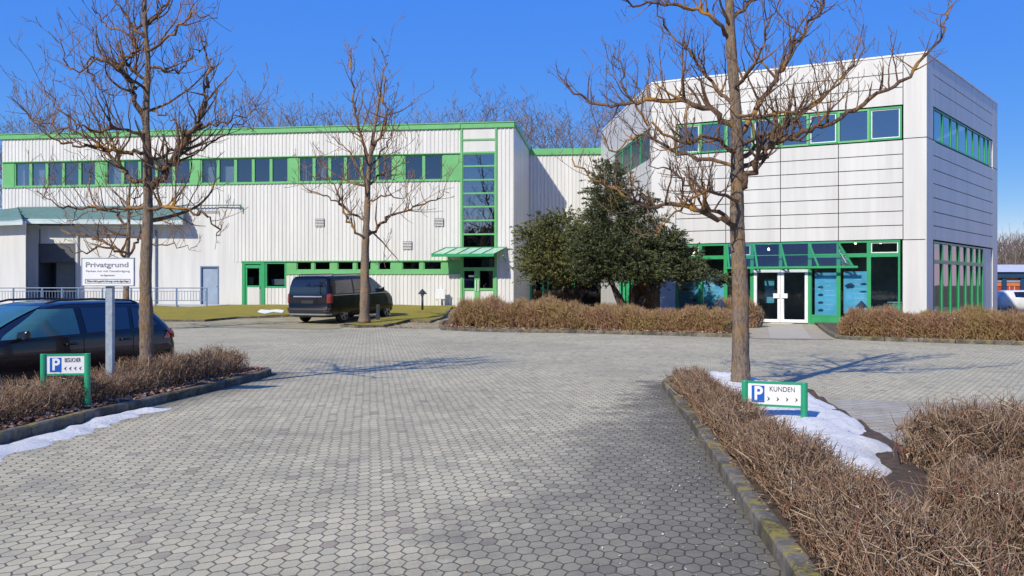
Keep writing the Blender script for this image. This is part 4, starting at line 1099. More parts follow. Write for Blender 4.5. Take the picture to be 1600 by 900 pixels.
def tree(name, base, trunk, limbs, label, seed, prm, Y, r0, rt, bark='bark', twig='twigbark', group=None, twig2='twigbark2', auto=0, auto_from=2.5):
    """trunk: list of (px,py) at distance Y; limbs: list of ([(px,py,dy)...], r)"""
    rs = random.Random(seed)
    bx, by, bz = base
    e = empty(name, base); tag(e, label, 'tree', group)
    T = [Vector((xat(px, Y)-bx, 0+dy, zat(py, Y)-bz)) for px, py, dy in trunk]
    T = polyinterp(T, 14); n = len(T); zt_ = T[-1].z
    rad = [r0*(1-.0)*(1-(p.z-T[0].z)/(zt_-T[0].z)) + rt*(p.z-T[0].z)/(zt_-T[0].z) for p in T]
    rad = [r*(1+.35*math.exp(-(p.z-T[0].z)/.12)) * (1+.03*rs.uniform(-1, 1)) for r, p in zip(rad, T)]
    mb = MB(); mb.tube(T, rad, 20)
    ax_ = [(p.x, p.y) for p in T]
    for i_ in range(len(T)*20):       # furrows, knots and lumps
        c0 = ax_[i_//20]; v_ = mb.v[i_]; a_ = 2*math.pi*(i_ % 20)/20; z_ = v_[2]
        k_ = 1+.05*math.sin(3*a_+z_*2.1)+.035*math.sin(7*a_-z_*5.3)+.05*math.sin(z_*9+2*a_)*math.sin(z_*3.7)+rs.uniform(-.03, .03)
        mb.v[i_] = (c0[0]+(v_[0]-c0[0])*k_, c0[1]+(v_[1]-c0[1])*k_, z_)
    mb.build('trunk', M[bark], e, smooth=True)
    lines = []
    for pts, r in limbs:
        Q = [Vector((xat(px, Y+dy)-bx, dy, zat(py, Y+dy)-bz)) for px, py, dy in pts]
        Q = polyinterp(Q, 5); k = len(Q)
        for i in range(1, k): Q[i] += Vector((rs.gauss(0, .026), rs.gauss(0, .05), rs.gauss(0, .026)))*prm.get('jit', 1)
        rr = [max(.008, r*prm.get('thick', 1)*(1-.78*i/(k-1))*rs.uniform(.85, 1.18)) for i in range(k)]
        lines.append((Q, rr, 0))
        Lq = sum((Q[i+1]-Q[i]).length for i in range(k-1))
        nsub = int(Lq*prm['ldens'])
        for j in range(nsub):
            t = rs.uniform(.12, 1.0)*(k-1); i = min(k-2, int(t)); q = Q[i].lerp(Q[i+1], t-i)
            dd = (Q[i+1]-Q[i]).normalized(); side = Vector((rs.gauss(0, 1), rs.gauss(0, 1), rs.gauss(.5, .7))); side = (side-dd*side.dot(dd)).normalized()
            nd = (dd*rs.uniform(.2, .9)+side+Vector((0, 0, rs.uniform(.0, .7)))).normalized()
            grow(lines, q, nd, rs.uniform(*prm['sub'])*(1.1-.4*t/(k-1)), max(prm['rmin'], rr[i]*rs.uniform(.38, .68)), 1, rs, .5, .32, prm)
    for j in range(auto):
        t = rs.uniform(0, 1)**.8; zz = auto_from+(zt_-auto_from)*t; i = min(range(n-1), key=lambda i: abs(T[i].z-zz)); q = T[i]
        a_ = rs.uniform(0, 2*math.pi); el = rs.uniform(-.1, .5)+.5*t
        grow(lines, q, Vector((math.cos(a_)*math.cos(el), math.sin(a_)*math.cos(el), math.sin(el))), rs.uniform(*prm['alen'])*(1.15-.7*t), max(.007, rad[i]*rs.uniform(.28, .5)), 0, rs, .35, .3, prm)
    flush(lines, [('limbs', M[twig]), ('crown', M[twig2])], e, prm['split'])
    # spurs: tiny stubs
    return e, len(lines)
PR = dict(thick=1.2, seg=.09, rmin=.0040, max=3, dens=[3.2, 4.8, 5.6], shr=1.10, ldens=9.0, sub=(.30, .95), alen=(.8, 1.7), split=.011)
# right tree
Yr = 14.0
limR = [
 ([(1150, 352, 0), (1100, 335, -.2), (1060, 318, -.4), (1005, 322, -.5), (960, 300, -.6), (925, 275, -.7), (890, 250, -.6)], .036),
 ([(1148, 350, 0), (1110, 322, .3), (1080, 290, .6), (1050, 268, .8), (1010, 262, 1.0)], .03),
 ([(1156, 295, 0), (1175, 262, -.1), (1205, 225, -.2), (1245, 212, -.3), (1300, 190, -.4), (1360, 155, -.5), (1420, 120, -.6), (1465, 60, -.6), (1490, 10, -.6)], .045),
 ([(1150, 200, 0), (1100, 170, .1), (1050, 155, .2), (1000, 158, .2), (950, 165, .3), (905, 150, .3), (872, 110, .3)], .040),
 ([(1152, 215, 0), (1195, 150, .3), (1230, 95, .5), (1262, 40, .6), (1290, 0, .8), (1315, -70, .8)], .036),
 ([(1148, 165, 0), (1110, 130, .6), (1075, 80, .8), (1040, 40, 1.0), (1020, -10, 1.0)], .028),
 ([(1146, 140, 0), (1180, 90, -.6), (1200, 40, -.8), (1225, -20, -.9)], .026),
 ([(1143, 60, 0), (1100, 20, -.2), (1050, 10, -.3), (990, 5, -.4), (930, -30, -.4)], .030),
 ([(1143, 30, 0), (1190, -10, .2), (1240, -30, .3), (1300, -50, .4)], .028),
 ([(1153, 240, 0), (1105, 215, -.6), (1070, 222, -.9), (1020, 200, -1.1), (985, 150, -1.2), (960, 90, -1.2)], .028),
 ([(1155, 320, 0), (1120, 300, -.7), (1085, 310, -1.0), (1040, 350, -1.2), (1020, 372, -1.3)], .022),
 ([(1158, 245, 0), (1190, 222, .6), (1240, 190, .9), (1290, 150, 1.1), (1330, 100, 1.2), (1345, 40, 1.2)], .028),
 ([(1150, 180, 0), (1215, 180, -.9), (1270, 160, -1.1), (1320, 120, -1.1), (1350, 60, -1.1)], .024),
 ([(1150, 260, 0), (1060, 240, 1.0), (1000, 210, 1.4), (960, 240, 1.6), (935, 200, 1.6)], .026),
 ([(1141, 0, 0), (1120, -60, .2), (1090, -110, .4)], .028),
 ([(1141, -20, 0), (1170, -80, .2), (1200, -130, .4)], .028),
]
tr, n1 = tree('bare_tree', (xat(1158, Yr), Yr, .08), [(1158, 607, 0), (1157, 560, 0), (1156, 450, 0), (1152, 340, 0), (1152, 250, 0), (1148, 150, 0), (1142, 60, 0), (1140, -60, 0), (1146, -180, 0)], limR,
     'big leafless tree with lichen on its bark standing in snow behind the customer parking sign', 3, PR, Yr, .135, .045, auto=6)
# left tree
Yl = 14.2
limL = [
 ([(232, 300, 0), (255, 275, -.1), (272, 250, -.1), (290, 215, -.2), (312, 195, -.2), (318, 165, -.2), (322, 130, -.2), (328, 100, -.2), (316, 60, -.2)], .050),
 ([(312, 200, -.2), (345, 195, -.3), (375, 185, -.4), (400, 165, -.4)], .018),
 ([(228, 235, 0), (190, 238, -.1), (160, 232, -.2), (135, 228, -.3), (100, 225, -.4), (70, 205, -.4), (35, 170, -.4)], .028),
 ([(226, 190, 0), (212, 150, .1), (200, 120, .1), (190, 98, .1), (215, 80, .1), (200, 55, .2), (165, 40, .2), (145, 15, .2)], .034),
 ([(228, 120, 0), (205, 108, .1), (180, 95, .2), (140, 98, .2), (150, 130, .3), (170, 150, .3)], .024),
 ([(230, 100, 0), (255, 108, .1), (282, 112, .1), (300, 85, .1), (318, 70, .1)], .020),
 ([(229, 170, 0), (255, 180, -.2), (275, 186, -.3)], .016),
 ([(230, 325, 0), (270, 328, -.2), (310, 335, -.4), (340, 355, -.5), (345, 372, -.5)], .024),
 ([(229, 322, 0), (180, 326, .1), (130, 322, .2), (95, 325, .2), (60, 300, .2)], .024),
 ([(230, 290, 0), (190, 262, .4), (160, 230, .7), (110, 200, .9), (60, 190, 1.0), (20, 150, 1.0)], .028),
 ([(228, 210, 0), (180, 200, -.5), (140, 205, -.8), (95, 170, -1.0), (60, 130, -1.0)], .022),
 ([(229, 260, 0), (265, 235, .5), (300, 240, .8), (345, 215, 1.0), (385, 190, 1.0)], .024),
 ([(228, 60, 0), (200, 30, .2), (170, -20, .2)], .026),
 ([(227, 40, 0), (255, 10, .2), (275, -40, .3)], .026),
 ([(228, 140, 0), (190, 110, -.5), (150, 95, -.7), (110, 110, -.8), (95, 60, -.8)], .020),
 ([(229, 80, 0), (270, 50, -.5), (300, 20, -.6), (340, 30, -.7)], .022),
]
tree('bare_tree', (xat(228, Yl), Yl, .08), [(229, 575, 0), (229, 540, 0), (228, 440, 0), (231, 330, 0), (230, 250, 0), (228, 180, 0), (231, 100, 0), (226, 30, 0), (227, -30, 0), (229, -75, 0)], limL,
     'leafless tree with orange lichen rising from the left hedge beside the dark estate car', 5, PR, Yl, .108, .018, auto=6)
# middle tree by the van
PM = dict(seg=.3, rmin=.0095, max=3, dens=[1.6, 2.2, 2.4], shr=1.05, ldens=3.4, sub=(.7, 2.0), alen=(1.6, 3.0), split=.02, jit=2.0)
Ym = 37.0
limM = [
 ([(570, 378, 0), (590, 355, .3), (615, 335, .5), (650, 325, .8), (678, 312, .9), (700, 300, 1)], .07),
 ([(570, 372, 0), (550, 355, -.3), (535, 330, -.5), (528, 300, -.6), (505, 280, -.7), (480, 275, -.8)], .06),
 ([(572, 345, 0), (540, 325, .6), (515, 310, .9), (490, 300, 1), (470, 290, 1)], .05),
 ([(576, 290, 0), (600, 272, .2), (620, 262, .3), (645, 250, .4)], .05),
 ([(577, 285, 0), (555, 265, .2), (545, 235, .4), (520, 215, .4)], .05),
 ([(576, 250, 0), (562, 200, .3), (552, 150, .4), (548, 100, .5), (546, 75, .5)], .06),
 ([(580, 240, 0), (600, 200, -.2), (600, 150, -.3), (602, 110, -.3), (605, 85, -.3)], .06),
 ([(578, 262, 0), (600, 235, .5), (612, 200, .6), (612, 165, .6)], .04),
 ([(574, 320, 0), (600, 305, -.6), (625, 310, -.8), (640, 300, -.9)], .04),
]
b_m = gp(570, 500)
tree('young_bare_tree', (xat(569, Ym), Ym, g(-6, Ym)+.08), [(569, 504, 0), (570, 450, 0), (571, 380, 0), (574, 320, 0), (576, 270, 0), (582, 220, 0), (590, 170, 0), (598, 115, 0)], limM,
     'slender leafless tree on the grass island directly beside the black van', 8, PM, Ym, .20, .03, auto=10, auto_from=4.5)
# small tree behind the white sign
PS = dict(PM); PS.update(seg=.25, alen=(1.2, 2.3), rmin=.007, sub=(.5, 1.4))
Ys = 33.0
limS = [([(200, 405, 0), (180, 390, 0), (150, 372, .3), (115, 368, .4), (95, 350, .4)], .06),
 ([(200, 400, 0), (215, 372, .2), (225, 350, .3), (260, 345, .5), (290, 360, .5)], .05),
 ([(199, 350, 0), (175, 330, .2), (150, 330, .3), (110, 345, .3)], .05),
 ([(200, 345, 0), (212, 315, .2), (235, 300, .3), (260, 310, .3)], .045),
 ([(200, 395, 0), (160, 385, -.5), (130, 395, -.7), (100, 385, -.8)], .05),
 ([(200, 370, 0), (240, 380, -.4), (280, 385, -.5), (310, 388, -.5)], .035)]
tree('small_bare_tree', (xat(196, Ys), Ys, 0), [(196, 518, 0), (197, 460, 0), (199, 400, 0), (201, 360, 0), (201, 320, 0), (204, 280, 0)], limS,
     'smaller dark leafless tree seen behind the white private ground sign', 12, PS, Ys, .13, .03, auto=12, auto_from=2.8)

# background trees
def proto(name, seed, H, wd, label, group, n0=60):
    rs = random.Random(seed); e = empty(name, (0, 0, 0)); tag(e, label, 'tree', group)
    T = [Vector((rs.gauss(0, .02*H*i/6), rs.gauss(0, .02*H*i/6), H*.93*i/6)) for i in range(7)]
    T = polyinterp(T, 3); rad = [H*.012*(1-.85*i/(len(T)-1)) for i in range(len(T))]
    mb = MB(); mb.tube(T, rad, 7); mb.build('trunk', M['farbark'], e, smooth=True)
    lines = []; pr = dict(seg=.8, rmin=.012, max=3, dens=[1.3, 1.7, 1.6], shr=1.05)
    for j in range(n0):
        t = rs.uniform(.1, .99)**.6; i = int(t*(len(T)-1)); a_ = rs.uniform(0, 6.28); el = rs.uniform(.35, 1.0)+.2*t
        grow(lines, T[i], Vector((math.cos(a_)*math.cos(el), math.sin(a_)*math.cos(el), math.sin(el))), H*wd*rs.uniform(.5, 1)*(1.15-.42*t), rad[i]*.30, 0, rs, .35, .22, pr)
    flush(lines, [('crown', M['farbark']), ('crown', M['farbark'])], e, .0)
    return e
def copy_tree(o, parent=None):
    c = o.copy(); COL.objects.link(c); c.parent = parent
    for ch in [q for q in COL.objects if q.parent == o]: copy_tree(ch, c)
    return c
GB = 'bare trees rising behind the hall roof'
LB = ['broad leafless tree showing only its crown above the hall roof', 'narrow leafless tree showing only its crown above the hall roof', 'thin crowned leafless tree above the hall roof']
pr3 = [proto('distant_tree', 21, 17, .30, LB[0], GB), proto('distant_tree', 22, 18, .25, LB[1], GB), proto('distant_tree', 23, 16, .34, LB[2], GB)]
Yb = 88
spots = []
xs_ = [-30, 15, 60, 110, 385, 432, 470, 505, 545, 640, 690, 735, 780, 815, 850, 890, 925, 960]
tops = [194, 184, 190, 188, 166, 162, 173, 176, 173, 178, 164, 170, 174, 174, 178, 170, 166, 158]
where = {-30: 'at the left picture edge', 960: 'just left of the office roof'}
for i, (px, ty) in enumerate(zip(xs_, tops)):
    p_ = pr3[i % 3]; o = p_ if i < 3 else copy_tree(p_)
    Y = Yb+random.uniform(-6, 10); H = (17, 18, 16)[i % 3]; zt_ = zat(ty, Y); sc_ = zt_/(H*1.02)
    o.location = (xat(px, Y), Y, 0); o.scale = (sc_*1.5, sc_*1.5, sc_); o.rotation_euler = (0, 0, random.uniform(0, 6.28))
    if px < 200: lab = 'leafless tree crown rising above the left end of the hall roof behind the lichen tree'
    elif px < 600: lab = 'leafless tree crown above the hall roof between the lichen tree and the young tree'
    elif px < 800: lab = 'leafless tree crown above the hall roof near the stair tower'
    else: lab = 'leafless tree crown in the gap of sky above the recessed wall'
    o['label'] = lab; o['group'] = lab.replace('leafless tree crown', 'trees')
# far right trees
for i, px in enumerate((1572, 1586, 1600, 1618, 1640, 1665)):
    o = copy_tree(pr3[i % 3]); Y = 150+8*(i % 3); H = (17, 18, 16)[i % 3]; zt_ = zat(364+3*(i % 2), Y); sc_ = zt_/(H*1.02)
    o.location = (xat(px, Y), Y, 0); o.scale = (sc_*1.3, sc_*1.3, sc_); o.rotation_euler = (0, 0, i*1.1)
    o['label'] = 'distant leafless tree standing behind the red and blue building'; o['group'] = 'distant trees behind the red building'
# trees behind the photographer, mirrored in the glass
for i, (x, y) in enumerate(((-22, -34), (-9, -40), (3, -36), (16, -42), (30, -30), (-36, -28), (44, -20), (55, 2))):
    o = copy_tree(pr3[i % 3]); o.location = (x, y, 0); o.rotation_euler = (0, 0, i*2.1); o.scale = (.8, .8, .8)
    o['label'] = 'leafless tree across the yard, mirrored in the window glass'; o['group'] = 'trees mirrored in the glass'
nb = NB(); n = 26000  # unseen wood, added so the low windows mirror something dark
x = rng.uniform(-95, 95, n); y = -62-rng.uniform(0, 14, n); z = rng.uniform(0, 1, n)**.8*(9.5+1.6*np.sin(x*.25)+1.2*np.sin(x*.9))
D = rng.normal(0, .5, (n, 3)); D[:, 2] = np.abs(D[:, 2])+.6
p0 = np.stack([x, y, z], 1); nb.tubes(np.stack([p0, p0+D*.8, p0+D*1.7], 1), np.tile(np.array([.26, .20, .05]), (n, 1)), 3)
o = nb.build('added_reflection_wood', m_island('wood_brown', [(0, (.02, .02, .012)), (.6, (.04, .04, .025)), (1, (.06, .055, .035))])); tag(o, 'unseen dark wood added behind the camera to darken the window reflections', 'wood', kind='stuff')
# wood mass far right
nb = NB(); n = 16000
x = rng.uniform(88, 135, n); y = rng.uniform(160, 185, n); z = rng.uniform(0, 1, n)**.8*(8.5+1.2*np.sin(x*.9)+.8*np.sin(x*2.3))
D = rng.normal(0, .5, (n, 3)); D[:, 2] = np.abs(D[:, 2])+.6
p0 = np.stack([x, y, z], 1); nb.tubes(np.stack([p0, p0+D*.7, p0+D*1.5], 1), np.tile(np.array([.05, .035, .02]), (n, 1)), 3)
o = nb.build('far_wood', m_island('far_wood_brown', [(0, (.10, .08, .06)), (.6, (.17, .14, .10)), (1, (.24, .20, .15))])); tag(o, 'brown leafless wood far away at the right edge', 'wood', kind='stuff')

# ---------------------------------------------------------------- evergreens
def evergreen(name, base, lobes, label, mat, n, leaf, stems, droop=.3, seed=1):
    e = empty(name, base); tag(e, label, 'tree'); rs = np.random.default_rng(seed)
    vol = np.array([l[3]*l[4]*l[5] for l in lobes]); vol = vol**.75; vol /= vol.sum()
    nb = NB()
    for l, vv in zip(lobes, vol):
        m = int(n*vv/44)+1
        d = rs.normal(0, 1, (m, 3)); d /= np.linalg.norm(d, axis=1, keepdims=True); rr = rs.uniform(.3, 1.3, m)**.6
        c = np.array(l[:3])+d*rr[:, None]*np.array(l[3:6])
        # each clump: a drooping spray
        out = d*np.array([1, 1, .45]); out[:, 2] += .35; out /= np.linalg.norm(out, axis=1, keepdims=True)
        k = 44
        t = rs.uniform(0, 1, (m, k)); ln = rs.uniform(.35, 1.0, m)*l[6]
        P = c[:, None, :]+out[:, None, :]*(t*ln[:, None])[..., None]; P[..., 2] -= droop*(t**2)*ln[:, None]
        P += rs.normal(0, .085*l[6], P.shape)*(1.1-t)[..., None]
        D = out[:, None, :]+rs.normal(0, .55, (m, k, 3)); D[..., 2] -= .1
        D /= np.linalg.norm(D, axis=2, keepdims=True)
        A = np.cross(D, rs.normal(0, 1, (m, k, 3))); A /= np.linalg.norm(A, axis=2, keepdims=True)
        sz = rs.uniform(.6, 1.4, (m, k, 1))*leaf
        nb.quads(P.reshape(-1, 3), (D*sz).reshape(-1, 3), (A*sz*.33).reshape(-1, 3))
    nb.build('crown', mat, e)
    for st in stems:
        mb = MB(); Q = polyinterp(st[0], 4); k = len(Q); mb.tube(Q, [st[1]*(1-.6*i/(k-1)) for i in range(k)], 8); mb.build('trunk', M['yewbark'], e, smooth=True)
    return e
def lobe(px, py, rx_, rz, Y0, dy, bx, by, sp=1.0, ry=None):
    Y = Y0+dy; return (xat(px, Y)-bx, Y-by, zat(py, Y), rx_/F*Y, (ry or rx_)/F*Y, rz/F*Y, sp)
Ye = 40.0; bx = xat(892, Ye)
L1 = [lobe(865, 390, 35, 26, Ye, 0, bx, Ye), lobe(842, 372, 16, 20, Ye, .2, bx, Ye), lobe(835, 415, 14, 14, Ye, 0, bx, Ye), lobe(880, 362, 24, 18, Ye, .3, bx, Ye), lobe(905, 400, 32, 32, Ye, .4, bx, Ye), lobe(850, 348, 8, 10, Ye, 0, bx, Ye), lobe(895, 430, 26, 14, Ye, -.3, bx, Ye), lobe(820, 362, 6, 9, Ye, 0, bx, Ye, .8), lobe(884, 340, 8, 8, Ye, 0, bx, Ye, .8), lobe(860, 420, 28, 14, Ye, -.4, bx, Ye)]
evergreen('yew_tree', (bx, Ye, 0), L1, 'wide dark yew bush with bare lower stems, left one of the two conifers', M['yew'], 60000, .055,
  [([(0, 0, 0), (.05, 0, .8), (-.4, .1, 1.8), (-.9, 0, 2.6)], .10), ([(.1, 0, 0), (.2, .1, 1.0), (.3, .1, 2.6), (.3, 0, 3.4)], .11), ([(-.1, 0, 0), (.5, -.1, 1.2), (.9, 0, 2.4)], .09), ([(-.1, .1, 0), (-.3, -.1, 1.2), (-.3, 0, 2.6)], .08)], seed=2)
Yf = 37.6; bx = xat(985, Yf)
L2 = [lobe(952, 300, 20, 34, Yf, .8, bx, Yf), lobe(945, 270, 8, 12, Yf, .8, bx, Yf, .8), lobe(955, 345, 28, 34, Yf, .8, bx, Yf), lobe(975, 396, 44, 28, Yf, 0, bx, Yf), lobe(1028, 392, 30, 26, Yf, .3, bx, Yf), lobe(1060, 420, 30, 14, Yf, 0, bx, Yf), lobe(1102, 434, 26, 6, Yf, -.2, bx, Yf, .7), lobe(940, 405, 32, 32, Yf, 0, bx, Yf), lobe(1005, 352, 17, 28, Yf, .3, bx, Yf), lobe(1000, 425, 40, 12, Yf, -.4, bx, Yf), lobe(1050, 385, 12, 26, Yf, .3, bx, Yf, .8), lobe(1012, 318, 8, 14, Yf, .4, bx, Yf, .7), lobe(925, 375, 18, 26, Yf, .3, bx, Yf), lobe(1082, 405, 10, 12, Yf, .1, bx, Yf, .7)]
evergreen('conifer_tree', (bx, Yf, 0), L2, 'tall dark conifer with pointed top and spreading drooping boughs before the office block', M['cypress'], 112000, .055,
  [([(0, 0, 0), (-.3, 0, .9), (-.9, .2, 2.2), (-.9, .6, 4.5), (-.9, .8, 6.0)], .13), ([(0, 0, 0), (.3, 0, .8), (1.0, 0, 1.8), (1.4, 0, 3.0)], .11), ([(0, .1, 0), (.1, 0, 1.0), (.4, .1, 2.4), (.6, 0, 4)], .11), ([(-.1, 0, 0), (-.6, 0, 1.2), (-1.0, 0, 2.4)], .09), ([(.1, 0, 0), (.8, -.1, 1.4), (1.9, 0, 2.2), (2.6, 0, 2.3)], .08)], seed=3)

# ================================================================ signs, posts, lamps
def text_part(txt, size, mat, parent, loc, name='lettering', w=None, bold=0.0, center=True):
    cu = bpy.data.curves.new(name, 'FONT'); cu.body = txt; cu.size = size; cu.extrude = .0012; cu.offset = bold
    cu.align_x = 'CENTER' if center else 'LEFT'; cu.align_y = 'CENTER'
    tmp = bpy.data.objects.new('tmp_text', cu); COL.objects.link(tmp)
    dg = bpy.context.evaluated_depsgraph_get(); me = bpy.data.meshes.new_from_object(tmp.evaluated_get(dg))
    bpy.data.objects.remove(tmp); me.name = name; me.materials.clear()
    xs = [v.co.x for v in me.vertices]
    sx_ = (w/(max(xs)-min(xs))) if w else 1.0
    for v in me.vertices: v.co = (v.co.x*sx_, -v.co.z, v.co.y)
    o = place(name, me, mat, parent); o.location = loc; return o
def parking_sign(pL, pR, ztop, zpan, label, word, arrows):
    A_ = Vector((pL[0], pL[1])); B_ = Vector((pR[0], pR[1])); c_ = (A_+B_)/2; d_ = B_-A_; w = d_.length/2
    e = empty('parking_sign', (c_.x, c_.y, 0), math.atan2(d_.y, d_.x)); tag(e, label, 'sign')
    for sx_ in (-1, 1):
        mb = MB(); pts = []
        mb.tube([(sx_*w, 0, .0), (sx_*w, 0, ztop)], .038, 14); mb.build('post', M['signgreen'], e, smooth=False, bevel=.004)
    for zz in (ztop-.014, zpan-.0):
        mb = MB(); mb.box(-w+.034, w-.034, -.016, .016, zz-.012, zz+.012); mb.build('rail', M['signgreen'], e)
    mb = MB(); mb.box(-w+.036, w-.036, -.01, .01, zpan+.013, ztop-.027); pn = mb.build('panel', M['signwhite'], e)
    h = ztop-zpan; zc = (ztop+zpan)/2-.005; iw = w-.04
    mb = MB(); x0 = -iw+.035; mb.box(x0, x0+h*.52, -.0125, -.0102, zc-h*.36, zc+h*.33); pb = mb.build('parking_symbol', M['pblue'], pn)
    text_part('P', h*.78, M['signwhite'], pb, (x0+h*.27, -.0145, zc-.005), 'letter', w=h*.34, bold=.006)
    text_part(word, h*.29, M['ink'], pn, (x0+h*.52+(iw-x0-h*.52)/2, -.0125, zc+h*.20), 'lettering', w=(2*iw-h*.6)*.68)
    a0 = x0+h*.52+.045; a1 = iw-.04
    for i in range(4):
        x = a0+(a1-a0)*i/3; mb = MB(); q = .016*arrows; k = .5*q
        mb.poly([(x-q, -.0125, zc-h*.20+.024), (x-q*.3, -.0125, zc-h*.20+.02), (x+q, -.0125, zc-h*.20), (x-q*.3, -.0125, zc-h*.20-.02), (x-q, -.0125, zc-h*.20-.024), (x-q*.2, -.0125, zc-h*.20)])
        mb.build('arrow', M['ink'], pn)
    return e
parking_sign((xat(1164, 10.45), 10.45), (xat(1256.5, 10.2), 10.2), .575, .305, 'green framed white parking sign reading KUNDEN with right pointing arrows, in the snow', 'KUNDEN', 1)
parking_sign((xat(68, 11.55), 11.55), (xat(136.5, 11.65), 11.65), .79, .53, 'green framed white parking sign reading BESUCHER with left pointing arrows, in the left hedge', 'BESUCHER', -1)
# white notice sign on post
Yp = 13.0; e = empty('private_ground_sign', (xat(170, Yp), Yp, .08), R(-3)); tag(e, 'white rectangular notice reading Privatgrund on a grey square steel post', 'sign')
zc0, zc1 = zat(447, Yp)-.08, zat(403, Yp)-.08; w = 84/F*Yp/2
mb = MB(); mb.box(-.05, .05, .0, .08, 0, zc1-.05); mb.build('post', M['galv'], e, bevel=.006)
mb = MB(); mb.box(-w, w, -.03, -.004, zc0, zc1); pn = mb.build('panel', M['signwhite'], e, bevel=.006)
mb = MB(); 
for x0, x1, z0, z1 in ((-w, w, zc0-.002, zc0+.012), (-w, w, zc1-.012, zc1+.002), (-w-.002, -w+.01, zc0, zc1), (w-.01, w+.002, zc0, zc1)): mb.box(x0, x1, -.034, -.002, z0, z1)
mb.build('edge_trim', M['galv'], pn)
hh = zc1-zc0; yy = -.032
ox_ = -.0
text_part('Privatgrund', .10, M['inkfade'], pn, (ox_-.01, yy, zc1-hh*.25), w=w*1.62, bold=.0015)
text_part('Parken nur mit Genehmigung', .04, M['inkfade'], pn, (ox_, yy, zc1-hh*.47), w=w*1.66)
text_part('des Eigent\u00fcmers', .035, M['inkfade'], pn, (ox_, yy, zc1-hh*.62), w=w*.55)
mb = MB(); bw = w*.86
for x0, x1, z0, z1 in ((-bw, bw, zc0+hh*.10, zc0+hh*.115), (-bw, bw, zc0+hh*.235, zc0+hh*.25), (-bw, -bw+.006, zc0+hh*.10, zc0+hh*.25), (bw-.006, bw, zc0+hh*.10, zc0+hh*.25)): mb.box(x0, x1, yy-.001, yy+.001, z0, z1)
mb.build('text_border', M['ink'], pn)
text_part('Widerrechtlich geparkte Fahrzeuge werden abgeschleppt', .04, M['ink'], pn, (0, yy, zc0+hh*.175), w=bw*1.86)
# hat lamps
def hat_lamp(x, y, z0, H, label, cap=None):
    e = empty('bollard_lamp', (x, y, z0)); tag(e, label, 'lamp', 'low hat lamps')
    mb = MB(); mb.tube([(0, 0, 0), (0, 0, H-.28)], .055, 10); mb.build('post', M['blackmetal'], e, smooth=True)
    mb = MB(); mb.tube([(0, 0, H-.34), (0, 0, H-.2)], [.09, .085], 12); mb.build('lamp_head', M['curtain'], e)
    mb = MB(); mb.tube([(0, 0, H-.26), (0, 0, H-.22), (0, 0, H-.04), (0, 0, H)], [.21, .21, .05, .01], 14); h_ = mb.build('hat', M['blackmetal'], e)
    if cap:
        mb = MB(); mb.tube([(0, 0, H-.13), (.03, 0, H-.05), (.0, .02, H+.06)], [.15, .11, .03], 10); mb.build('snow_cap', M['snow'], e, smooth=True)
    return e
p = gp(660, 491); hat_lamp(xat(660, 45.5), 45.5, g(-4.4, 45.5)+.08, 1.05, 'black hat shaped bollard lamp on the grass beside the leafy path')
hat_lamp(xat(1346, 33.5), 33.5, .08, 1.0, 'dark bollard lamp with white top behind the hedge before the wide poster')
hat_lamp(xat(1127, 33.0), 33.0, .08, 1.05, 'dark bollard lamp behind the hedge just left of the big trunk')
e = empty('bollard', (xat(590.5, 38.6), 38.6, g(-5.6, 38.6)+.08)); tag(e, 'short dark flat topped bollard beside the front wheel of the van', 'bollard')
mb = MB(); mb.box(-.07, .07, -.05, .05, 0, .66); mb.build('post', M['blackmetal'], e, bevel=.012); mb = MB(); mb.box(-.09, .09, -.07, .07, -.02, .03); mb.build('base', M['galv'], e)

# ================================================================ cars
def slices(sl, nside=14, narc=6):
    """sl: list of (z, xr, xf, hw, rr, rf, bow, crown) -> vertex rings"""
    rings = []
    for (z, xr, xf, hw, rr, rf, bow) in sl:
        rr = min(rr, hw*.95); rf = min(rf, hw*.95); pts = []
        def arc(cx_, cy_, r, a0, a1):
            for i in range(narc+1):
                a_ = a0+(a1-a0)*i/narc; pts.append((cx_+r*math.cos(a_), cy_+r*math.sin(a_)))
        # start rear centre, go to left rear corner, along the left side, front, right side
        pts.append((xr, 0)); arc(xr+rr, hw-rr, rr, math.pi, math.pi/2)
        for i in range(1, nside):
            t = i/nside; pts.append((xr+rr+(xf-rf-xr-rr)*t, hw))
        arc(xf-rf, hw-rf, rf, math.pi/2, 0); pts.append((xf, 0)); arc(xf-rf, -(hw-rf), rf, 0, -math.pi/2)
        for i in range(1, nside):
            t = i/nside; pts.append((xf-rf-(xf-rf-xr-rr)*t, -hw))
        arc(xr+rr, -(hw-rr), rr, -math.pi/2, -math.pi)
        L = xf-xr; c_ = (xf+xr)/2
        out = []
        for x, y in pts:
            k = 1-bow*abs(2*(x-c_)/max(.1, L))**2.2
            bx_ = x+(-.04*(1-(y/hw)**2) if x < xr+rr*.5 else (.0))*1
            out.append((bx_, y*k, z))
        rings.append(out)
    return rings
